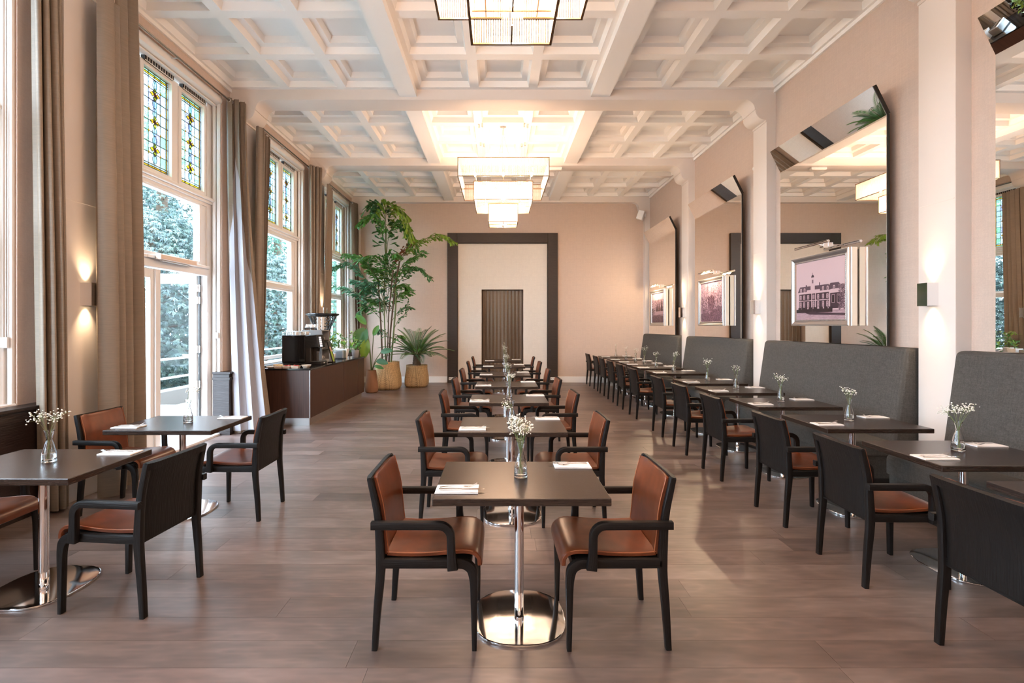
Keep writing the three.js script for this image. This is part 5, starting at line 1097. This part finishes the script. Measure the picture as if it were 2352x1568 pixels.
{ // fishtail palm
  const o = thing('fishtail_palm', 'very tall fishtail palm reaching the ceiling by the end wall', 'palm', [-2.79, 0, 11.88]);
  const S = 11.88 / FOCAL, W = (px, py, dd = 0) => V3((px - 1145) * S + 2.79, EYE - (py - 748) * S, -dd);   // palm-local metres read off at the pot's distance
  seed(88);
  const canes = [[W(878, 832), W(876, 770), W(872, 700), W(868, 640)], [W(885, 832, 0.05), W(884, 760), W(882, 690), W(885, 600), W(887, 520)], [W(893, 832), W(897, 760), W(903, 700), W(910, 640), W(918, 600)], [W(899, 832, -0.06), W(905, 750), W(909, 690), W(906, 650)], [W(889, 832, -0.08), W(891, 780), W(893, 720), W(899, 660), W(903, 620)]];
  canes.forEach((c, i) => mesh('cane', new THREE.TubeGeometry(new THREE.CatmullRomCurve3([V3(c[0].x, 0.60, c[0].z), ...c.slice(1)]), 20, i === 1 || i === 4 ? 0.016 : 0.021, 8), i % 2 ? M.cane : M.bark, o));
  const FR = [ // polyline in photograph pixels at the palm's distance, sideways swing in depth, leaflets, size, tone
    [[[888, 640], [886, 560], [880, 490], [866, 460], [842, 470]], 0.25, 30, 0.26, 'leafDark'],
    [[[888, 560], [886, 505], [896, 468], [925, 490], [945, 545]], -0.2, 30, 0.25, 'leafLight'],
    [[[887, 600], [880, 540], [868, 500], [852, 500], [838, 515]], -0.3, 24, 0.24, 'leafMid'],
    [[[887, 590], [895, 530], [912, 505], [934, 525], [946, 560]], 0.35, 26, 0.24, 'leafMid'],
    [[[905, 630], [935, 578], [975, 552], [1015, 542], [1042, 556]], -0.3, 40, 0.17, 'leafLight'],
    [[[903, 640], [928, 605], [950, 588], [974, 575]], 0.15, 28, 0.15, 'leafMid'],
    [[[903, 665], [930, 632], [962, 615], [987, 636]], -0.1, 30, 0.15, 'leafDark'],
    [[[880, 660], [852, 622], [822, 588], [788, 580]], 0.2, 34, 0.16, 'leafMid'],
    [[[876, 690], [842, 640], [808, 606], [776, 618]], -0.35, 36, 0.17, 'leafBlue'],
    [[[872, 720], [832, 684], [802, 664], [771, 655]], 0.1, 34, 0.17, 'leafBlue'],
    [[[886, 640], [880, 605], [860, 590], [835, 600]], -0.4, 26, 0.17, 'leafMid'],
    [[[893, 640], [905, 600], [920, 575], [935, 552]], 0.3, 26, 0.17, 'leafRust'],
    [[[890, 650], [893, 610], [905, 585], [918, 590]], -0.35, 28, 0.17, 'leafMid'],
    [[[884, 700], [862, 670], [845, 655], [822, 668]], 0.3, 30, 0.17, 'leafDark'],
    [[[892, 700], [905, 665], [922, 650], [936, 662]], 0.35, 30, 0.16, 'leafMid'],
    [[[888, 720], [880, 680], [870, 655], [855, 650]], -0.45, 30, 0.17, 'leafBlue'],
    [[[880, 740], [855, 712], [838, 700], [820, 720]], 0.2, 24, 0.15, 'leafDark'],
    [[[898, 740], [915, 715], [928, 705], [946, 706]], 0.1, 22, 0.12, 'leafDark'],
    [[[895, 690], [898, 650], [893, 615], [880, 585]], 0.1, 28, 0.17, 'leafDark'],
    [[[882, 680], [868, 640], [850, 615], [838, 590]], 0.1, 30, 0.16, 'leafMid'],
    [[[890, 680], [880, 640], [866, 615], [848, 612]], 0.4, 28, 0.18, 'leafMid'],
    [[[894, 670], [908, 630], [925, 612], [945, 608]], 0.35, 28, 0.17, 'leafMid'],
    [[[888, 700], [890, 660], [884, 628], [872, 612]], 0.5, 28, 0.18, 'leafLight'],
    [[[892, 720], [906, 690], [915, 672], [930, 668]], 0.4, 26, 0.16, 'leafMid'],
    [[[884, 730], [868, 700], [850, 685], [832, 690]], 0.45, 28, 0.17, 'leafMid'],
    [[[878, 700], [850, 672], [830, 650], [806, 640]], 0.3, 30, 0.17, 'leafBlue'],
    [[[890, 740], [884, 705], [874, 690], [860, 690]], 0.4, 24, 0.15, 'leafDark'],
    [[[897, 800], [905, 780], [918, 770], [925, 775]], 0.15, 16, 0.10, 'leafMid'],
    [[[893, 790], [885, 765], [872, 755], [862, 765]], 0.15, 18, 0.11, 'leafBlue'],
    [[[903, 760], [915, 735], [930, 720], [938, 690]], 0.0, 16, 0.10, 'leafDark'],
  ];
  for (const [pts, swing, count, size, tone] of FR) {
    const n = pts.length - 1, curve = new THREE.CatmullRomCurve3(pts.map(([x, y], i) => W(x, y, swing * (i / n) ** 1.3)));
    const list = [];
    const up = V3(0, 1, 0);
    for (let k = 0; k < count * 3; k++) {
      const t = lerp(0.22, 1, (k + 0.5) / (count * 3)), p = curve.getPoint(t), tan = curve.getTangent(t), side = tan.clone().cross(up).normalize();
      const s = k % 2 ? 1 : -1;
      const off = V3(rr(-1, 1), rr(-1, 0.5), rr(-1, 1)).multiplyScalar(size * 0.35);
      const from = p.clone().addScaledVector(side, s * size * rr(0.05, 0.5)).add(off.multiplyScalar(0.7));
      const dir = tan.clone().multiplyScalar(0.7).addScaledVector(side, s * rr(0.3, 0.9)).add(V3(0, rr(-0.9, 0.15), 0)).normalize();
      fishtail(list, from, dir, V3(rr(-0.5, 0.5), 1, rr(-0.5, 0.5)), size * rr(0.65, 1.25), size * rr(0.32, 0.62));
    }
    const f = mesh('frond', geoFrom(list), M[tone], o);
    mesh('rachis', new THREE.TubeGeometry(curve, 16, 0.007, 5), M.cane, f);
  }
}
{ // sago palm
  const o = thing('sago_palm', 'sago palm with a rosette of stiff feathery fronds', 'palm', [-2.14, 0, 12.36]);
  seed(61);
  const tr = []; tr.push(new THREE.CylinderGeometry(0.075, 0.115, 0.34, 14).translate(0, 0.66, 0));
  for (let k = 0; k < 70; k++) { const a = k * 2.4, y = 0.52 + 0.30 * k / 70, r = lerp(0.11, 0.076, k / 70); const g = new THREE.ConeGeometry(0.02, 0.05, 4); g.rotateZ(-0.9).translate(r, y, 0).rotateY(a); tr.push(g); }
  mesh('trunk', tr, M.bark, o);
  for (let k = 0; k < 46; k++) {
    const a = k * 2.39996 + rr(-0.2, 0.2), q = k / 46, el = lerp(1.4, 0.08, q ** 0.8), L = lerp(0.84, 0.98, Math.min(1, q * 1.6)) * rr(0.9, 1.05) * (Math.sin(a) < -0.3 && el < 1.1 ? 0.72 : 1);
    const h = V3(Math.cos(a), 0, Math.sin(a)), pts = [];
    for (let i = 0; i <= 6; i++) { const t = i / 6, e = el - 0.6 * t * t; const prev = pts.at(-1); prev ? pts.push(prev.clone().addScaledVector(h, Math.cos(e) * L / 6).add(V3(0, Math.sin(e) * L / 6, 0))) : pts.push(V3(0, 0.82, 0).addScaledVector(h, 0.04)); }
    const curve = new THREE.CatmullRomCurve3(pts), list = [], sideD = h.clone().cross(V3(0, 1, 0));
    for (let j = 0; j < 44; j++) for (const s of [-1, 1]) {
      const t = lerp(0.18, 1, j / 43), p = curve.getPoint(t), tan = curve.getTangent(t);
      const len = 0.15 * Math.sin(Math.PI * lerp(0.18, 0.93, j / 43)) ** 0.7;
      blade(list, p, tan.clone().multiplyScalar(0.62).addScaledVector(sideD, s * 1.0).add(V3(0, 0.18, 0)).normalize(), V3(0, 1, 0), len, 0.0125, 0.3);
    }
    const f = mesh('frond', geoFrom(list), k % 3 === 0 ? M.leafBlue : k % 3 === 1 ? M.sago : M.leafMid, o);
    mesh('rachis', new THREE.TubeGeometry(curve, 8, 0.006, 4), M.cane, f);
  }
}
function bigLeaf(base, dir, up, len, wid, droop = 0.25) {                 // broad paddle leaf with a midrib fold
  const list = [], side = dir.clone().cross(up).normalize(), n = side.clone().cross(dir).normalize(), N = 9, M2 = 4, P = [];
  for (let i = 0; i <= N; i++) { const t = i / N, w = wid / 2 * Math.sin(Math.PI * Math.min(1, t * 0.93 + 0.05)) ** 0.65; const row = []; for (let j = -M2; j <= M2; j++) { const s = j / M2; row.push(base.clone().addScaledVector(dir, len * t).addScaledVector(n, -droop * len * t * t + Math.abs(s) * w * 0.35 + 0.02 * Math.sin(t * 9 + s * 4) * wid).addScaledVector(side, s * w)); } P.push(row); }
  for (let i = 0; i < N; i++) for (let j = 0; j < 2 * M2; j++) { leafTri(list, P[i][j], P[i + 1][j], P[i + 1][j + 1]); leafTri(list, P[i][j], P[i + 1][j + 1], P[i][j + 1]); }
  const g = new THREE.BufferGeometry(); g.setAttribute('position', new THREE.Float32BufferAttribute(list, 3));
  const m = mergeVertices(g, 1e-4); m.computeVertexNormals(); return metreUV(m);
}
{ // strelitzia in a terracotta vase
  const v = thing('terracotta_vase', 'slim tapering terracotta floor vase by the counter end', 'vase', [-3.03, 0, 11.28]);
  mesh('body', lathe([[0, 0.0], [0.125, 0], [0.15, 0.02], [0.155, 0.12], [0.13, 0.36], [0.105, 0.53], [0.095, 0.53], [0.12, 0.34], [0.0, 0.30]], 28), M.terracotta, v);
  mesh('soil', new THREE.CylinderGeometry(0.098, 0.098, 0.01, 20).translate(0, 0.48, 0), M.soil, v);
  const o = thing('strelitzia', 'large-leaved strelitzia growing from the terracotta vase', 'plant', [-3.03, 0, 11.28]);
  const stems = [ // tip x, y, z towards camera, leaf direction, leaf length, width, tone
    [-0.12, 1.52, 0.12, [-0.35, -0.75, 0.2], 0.46, 0.36, 'leafDark'], [0.06, 1.36, 0.05, [0.4, 0.8, 0.1], 0.26, 0.13, 'leafMid'], [-0.06, 1.26, 0.2, [-0.15, -0.9, 0.1], 0.44, 0.24, 'leafLight'],
    [0.16, 0.76, 0.15, [0.7, -0.1, 0.3], 0.30, 0.15, 'leafBlue'], [-0.16, 1.62, -0.1, [-0.5, 0.5, 0], 0.34, 0.16, 'leafMid'], [0.2, 0.95, -0.1, [0.8, 0.2, 0.1], 0.28, 0.15, 'leafBlue'], [0.1, 0.64, 0.12, [0.8, -0.15, 0.4], 0.26, 0.09, 'leafMid']];
  for (const [x, y, z, dr, len, wid, tone] of stems) {
    const tip = V3(x, y, z), c = new THREE.CatmullRomCurve3([V3(x * 0.08, 0.46, z * 0.08), V3(x * 0.3, lerp(0.46, y, 0.5), z * 0.3), tip]);
    const st = mesh('stem', new THREE.TubeGeometry(c, 14, 0.010, 6), M.cane, o);
    mesh('leaf', bigLeaf(tip, V3(...dr).normalize(), V3(0.2, 0.5, 1).normalize(), len, wid, 0.15), M[tone], st);
  }
}
{ // plants on the counter
  const Y = CH + 0.0005;
  const p = thing('plant_pot', 'square tapering white pot near the middle of the worktop', 'pot', [-3.28, Y, 10.03]);
  mesh('pot_body', metreUV(ringLoft(0.085, 0.085, [[0.028, 0.0], [0.0, 0.19], [0.008, 0.19], [0.014, 0.17]]).rotateX(-Math.PI / 2)), M.porcelain, p);
  mesh('pot_base', box(-0.057, 0.057, 0, 0.004, -0.057, 0.057), M.porcelain, p);
  mesh('soil', box(-0.068, 0.068, 0.15, 0.165, -0.068, 0.068), M.soil, p);
  const s = thing('succulent', 'stubby green succulent in the square white pot', 'plant', [-3.28, Y + 0.165, 10.03]);
  seed(5);
  mesh('stem', new THREE.TubeGeometry(new THREE.CatmullRomCurve3([V3(0, 0, 0), V3(0.005, 0.06, 0.0), V3(0.02, 0.12, 0)]), 8, 0.012, 6), M.cane, s);
  for (let k = 0; k < 9; k++) { const a = k * 2.4, h = 0.05 + k * 0.014; mesh('leaf', bigLeaf(V3(0.006, h, 0), V3(Math.cos(a), 0.9 + k * 0.05, Math.sin(a)).normalize(), V3(0.1, 1, 0.3).normalize(), rr(0.07, 0.12), 0.035, 0.2), k % 2 ? M.leafLight : M.leafMid, s); }
  const vine = (nm, label, x, d, potM, h, n, reach, tone, potLabel) => {
    const q = thing('plant_pot', potLabel, 'pot', [x, Y, d]);
    mesh('pot_body', lathe([[0, 0], [h * 0.42, 0], [h * 0.55, h * 0.95], [h * 0.58, h], [h * 0.52, h], [h * 0.48, h * 0.85], [0, h * 0.84]], 22), potM, q);
    const o = thing(nm, label, 'plant', [x, Y + h * 0.85, d]);
    for (let k = 0; k < n; k++) {
      const a = k * 2.4, r = reach * rr(0.5, 1), e = V3(r * Math.cos(a), rr(-0.05, 0.22) + (k % 3 ? 0.05 : 0.15), r * Math.sin(a)), c = new THREE.CatmullRomCurve3([V3(0, 0, 0), V3(e.x * 0.4, Math.max(0.1, e.y + 0.04), e.z * 0.4), e]);
      const st = mesh('stem', new THREE.TubeGeometry(c, 8, 0.0032, 4), M.stem, o);
      const list = [];
      for (let j = 0; j < 5; j++) { const t = 0.4 + 0.15 * j; blade(list, c.getPoint(t), V3(rr(-1, 1), rr(-0.5, 0.6), rr(-1, 1)).normalize(), V3(0, 1, 0.2), rr(0.06, 0.10), rr(0.04, 0.06)); }
      mesh('leaves', geoFrom(list), k % 3 === 0 ? M.leafLight : M[tone], st);
    }
  };
  vine('pothos', 'trailing pothos at the plant end of the worktop', -3.13, 10.33, std(lin(0.35, 0.35, 0.36), 0.5), 0.15, 18, 0.19, 'leafMid', 'round grey pot of the trailing pothos on the worktop');
  vine('lemon_plant', 'bright yellow-green leafy plant behind the menu stand', -3.24, 9.17, M.white, 0.14, 10, 0.12, 'leafLight', 'small round white pot behind the menu stand');
  vine('rubber_plant', 'upright bright green leafy plant behind the white pot', -3.50, 10.33, M.porcelain, 0.2, 16, 0.17, 'leafMid', 'round white pot by the window end of the worktop');
}

// ------------------------------------------------------------------ outside: terrace, railing, trees
{
  const ter = mesh('terrace', box(-7.2, WL - 0.34, -0.35, -0.03, 1, 20), std(lin(0.55, 0.55, 0.54), 0.9, { map: T.mottle }));
  tag(ter, 'pale stone terrace outside the glass doors', 'terrace', null, 'structure');
  const gr = mesh('ground', box(-40, -7.2, -0.9, -0.6, -12, 60), std(lin(0.06, 0.09, 0.04), 1, { map: T.mottle }));
  tag(gr, 'garden ground beyond the terrace', 'ground', null, 'structure');
  const rail = thing('terrace_railing', 'white two-bar railing along the terrace', 'railing', [-6.3, -0.03, 0]);
  for (const y of [0.62, 0.98]) mesh('rail_bar', bar([0, y, 3], [0, y, 18], 0.022, 8), M.white, rail);
  for (let k = 0; k < 9; k++) mesh('rail_post', bar([0, 0, 3.2 + k * 1.8], [0, 1.0, 3.2 + k * 1.8], 0.02, 8), M.white, rail);
  const led = mesh('terrace_kerb', box(-6.9, -6.6, -0.03, 0.28, 2, 19, 0.01), std(lin(0.16, 0.15, 0.14), 0.9));
  tag(led, 'dark timber kerb at the terrace edge', 'kerb', null, 'structure');
  seed(404);
  const spray = (() => { const list = []; for (let k = 0; k < 11; k++) { const a = rr(-1.2, 1.2); blade(list, V3(rr(0, 0.35), 0, 0), V3(Math.cos(a), rr(-0.5, 0.3), Math.sin(a)).normalize(), V3(0, 1, 0), rr(0.4, 0.9), 0.09); } return geoFrom(list); })();
  const tree = (label, x, d, h, r, n, tone, kind) => {
    const o = thing(kind === 'cone' ? 'conifer' : 'garden_tree', label, 'tree', [x, -0.6, d]);
    mesh('trunk', new THREE.CylinderGeometry(r * 0.045, r * 0.085, h * 0.96, 9).translate(0, h * 0.48, 0), M.bark, o);
    const br = []; for (let k = 0; k < 22; k++) { const y = h * rr(0.12, 0.85), a = rr(0, 7), L = r * (kind === 'cone' ? 1 - y / h : 0.8) * 0.9; br.push(new THREE.TubeGeometry(new THREE.LineCurve3(V3(0, y, 0), V3(L * Math.cos(a), y + L * 0.15, L * Math.sin(a))), 1, 0.028, 4)); }
    mesh('branches', br, M.bark, o);
    const im = new THREE.InstancedMesh(spray, std(tone, 0.6), n *= 2), m4 = new THREE.Matrix4(), q = new THREE.Quaternion(), E = new THREE.Euler();
    for (let k = 0; k < n; k++) {
      const y = h * rr(0.02, 1), a = rr(0, Math.PI * 2), env = kind === 'cone' ? (1 - y / h) * 0.95 + 0.05 : Math.sqrt(Math.max(0.02, 1 - (2 * y / h - 1) ** 2)) * 0.75 + 0.25, rad = r * env * Math.sqrt(rr(0.25, 1));
      E.set(rr(-0.6, 0.6), -a + rr(-0.6, 0.6), rr(-0.9, 0.1)); q.setFromEuler(E);
      const s = rr(0.11, 0.24); m4.compose(V3(rad * Math.cos(a), y, rad * Math.sin(a)), q, V3(s, s, s)); im.setMatrixAt(k, m4);
      const b = rr(0.55, 1.35); im.setColorAt(k, new THREE.Color().setRGB(b * rr(0.85, 1.1), b, b * rr(0.85, 1.15)));
    }
    im.name = 'foliage'; im.castShadow = im.receiveShadow = true; im.userData.kind = 'stuff'; o.add(im);
  };
  const A = lin(0.12, 0.18, 0.165), B = lin(0.125, 0.18, 0.165), C = lin(0.09, 0.145, 0.13), Dd = lin(0.095, 0.21, 0.155);
  tree('dense bluish tree filling the upper pane over the glass door', -10.4, 14.6, 9.6, 2.6, 10500, A, 'round');
  tree('broad bluish tree behind the open glass door', -8.75, 11.9, 5.0, 1.75, 6500, B, 'round');
  tree('dark conifer further along behind the terrace railing', -13.4, 18.6, 9.0, 2.8, 6000, C, 'cone');
  tree('tree with teal foliage behind the coffee machine window', -9.3, 19.9, 10.4, 2.4, 10000, Dd, 'round');
  tree('tall conifer behind the stained glass over the coffee machine', -12.6, 25.5, 10.5, 2.8, 5200, A, 'cone');
  tree('leafy tree filling the lower panes beyond the coffee counter', -8.0, 16.1, 4.6, 1.7, 5000, B, 'round');
  tree('conifer far off behind the fishtail palm window', -10.6, 31, 11.4, 3.4, 5200, C, 'cone');
  tree('bushy tree far off behind the palm window', -8.8, 26.2, 9.0, 2.4, 7000, Dd, 'round');
  tree('rounded shrub behind the closed door leaf', -8.4, 8.0, 3.0, 1.4, 3000, B, 'round');
  tree('pale conifer at the edge of the door view', -13.4, 12.6, 7.4, 2.2, 5200, B, 'cone');
}

renderer.render(scene, camera);
